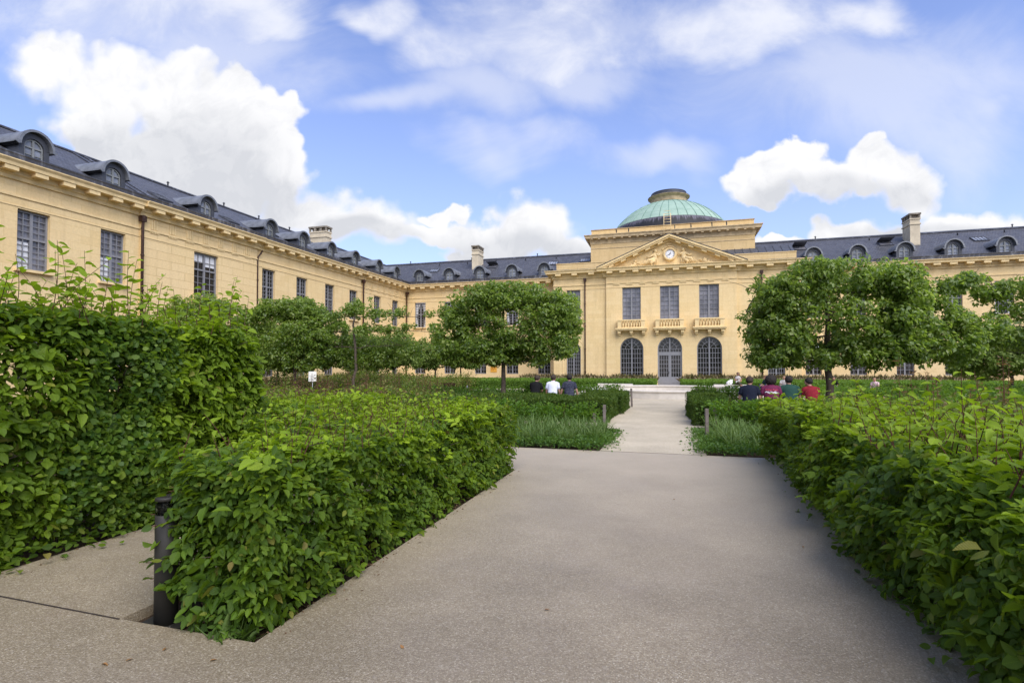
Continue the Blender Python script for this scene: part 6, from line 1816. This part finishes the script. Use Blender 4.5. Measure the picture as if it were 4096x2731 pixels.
gen = wmap(wnoise(wv('MULTIPLY', dirn, (1,1,2.2)), 2.6, 6, .6), .46, .64, 0, .85)      # the rest of the sky dome
hz = wmap(dz, .0, .60, .40, .06)
cloud = wm('MAXIMUM', wm('MULTIPLY', cd, front), wm('MULTIPLY', wm('MAXIMUM', hd_, hf_), front))
cloud = wm('MAXIMUM', cloud, wm('MULTIPLY', gen, wm('SUBTRACT', 1.0, front)))
# lit tops and grey undersides of the cumulus: the light comes from above
shade = field(wv('ADD', p, wv('MULTIPLY', wv('SUBTRACT', n_big, (.5,.5,.5)), (.22,.22,0))), [(640,690,420,210),(420,640,240,120),(900,820,330,130),(2010,1010,300,90),(3350,820,330,80),(3900,985,420,60),(1400,950,260,50)])
gs = wm('MULTIPLY', wmap(shade, -.55, .30, 0, 1), wmap(n_shade := wnoise(p, 5.0, 5, .55), .25, .75, .55, 1.0))
CS = 4.6
rel_a = wnoise(wv('ADD', pw, (.012,.020,0)), 7.0, 7, .6); rel_b = wnoise(pw, 7.0, 7, .6)
rel = wmap(wm('SUBTRACT', rel_b, rel_a), -.04, .14, 0, .42, False)
gs = wm('MINIMUM', wm('ADD', gs, rel), 1.0)
c_w = wmix(gs, (CS*.93,CS*.93,CS*.945), (CS*.64,CS*.655,CS*.70))
puff = wmap(wnoise(p, 9, 5, .6), .3, .7, .93, 1.03)
c_h = (CS*.83,CS*.85,CS*.93)
c_cloud = wmix(cd, c_h, c_w)
vm = wn('ShaderNodeMix', data_type='RGBA', blend_type='MULTIPLY'); vm.inputs[0].default_value=1
wl(sky.outputs[0], vm.inputs[6]); vm.inputs[7].default_value=(SKY_TINT[0],SKY_TINT[1],SKY_TINT[2],1)
sk2 = wmix(hz, vm.outputs[2], (CS*.60,CS*.70,CS*.93))
col = wmix(cloud, sk2, c_cloud)
bg = wn('ShaderNodeBackground'); wl(col, bg.inputs[0]); bg.inputs[1].default_value = SKY_STRENGTH
wo = wn('ShaderNodeOutputWorld'); wl(bg.outputs[0], wo.inputs[0])
w.cycles.sampling_method = 'MANUAL'; w.cycles.sample_map_resolution = 512

sl = bpy.data.lights.new('sun', 'SUN'); sl.energy = SUN_E; sl.angle = R(60); sl.color = (1.0,.955,.88)
so_ = bpy.data.objects.new('sun', sl); COL.objects.link(so_)
sv = Vector((SUN_DIR.x*math.cos(SUN_EL), SUN_DIR.y*math.cos(SUN_EL), math.sin(SUN_EL)))
so_.rotation_euler = (-sv).to_track_quat('-Z','Y').to_euler(); so_.location = (0,0,40)

cam = bpy.data.cameras.new('camera'); co = bpy.data.objects.new('camera', cam); COL.objects.link(co)
co.location = (0,0,1.6); co.rotation_euler = (R(90+1.26), 0, YAW)
cam.sensor_width = 36; cam.sensor_fit = 'HORIZONTAL'; cam.lens = F_/4096*36
cam.shift_y = .01444; cam.clip_start = .05; cam.clip_end = 2000
SC.camera = co
vs_ = SC.view_settings; SC.display_settings.display_device = 'sRGB'
vs_.view_transform = 'Standard'; vs_.look = 'None'; vs_.exposure = EXPOSURE; vs_.gamma = 1; vs_.use_curve_mapping = False
SC.render.engine = 'CYCLES'
cy = SC.cycles
cy.max_bounces = 7; cy.diffuse_bounces = 3; cy.glossy_bounces = 2; cy.transmission_bounces = 3; cy.transparent_max_bounces = 4
cy.caustics_reflective = False; cy.caustics_refractive = False; cy.sample_clamp_indirect = 6
cy.use_denoising = True
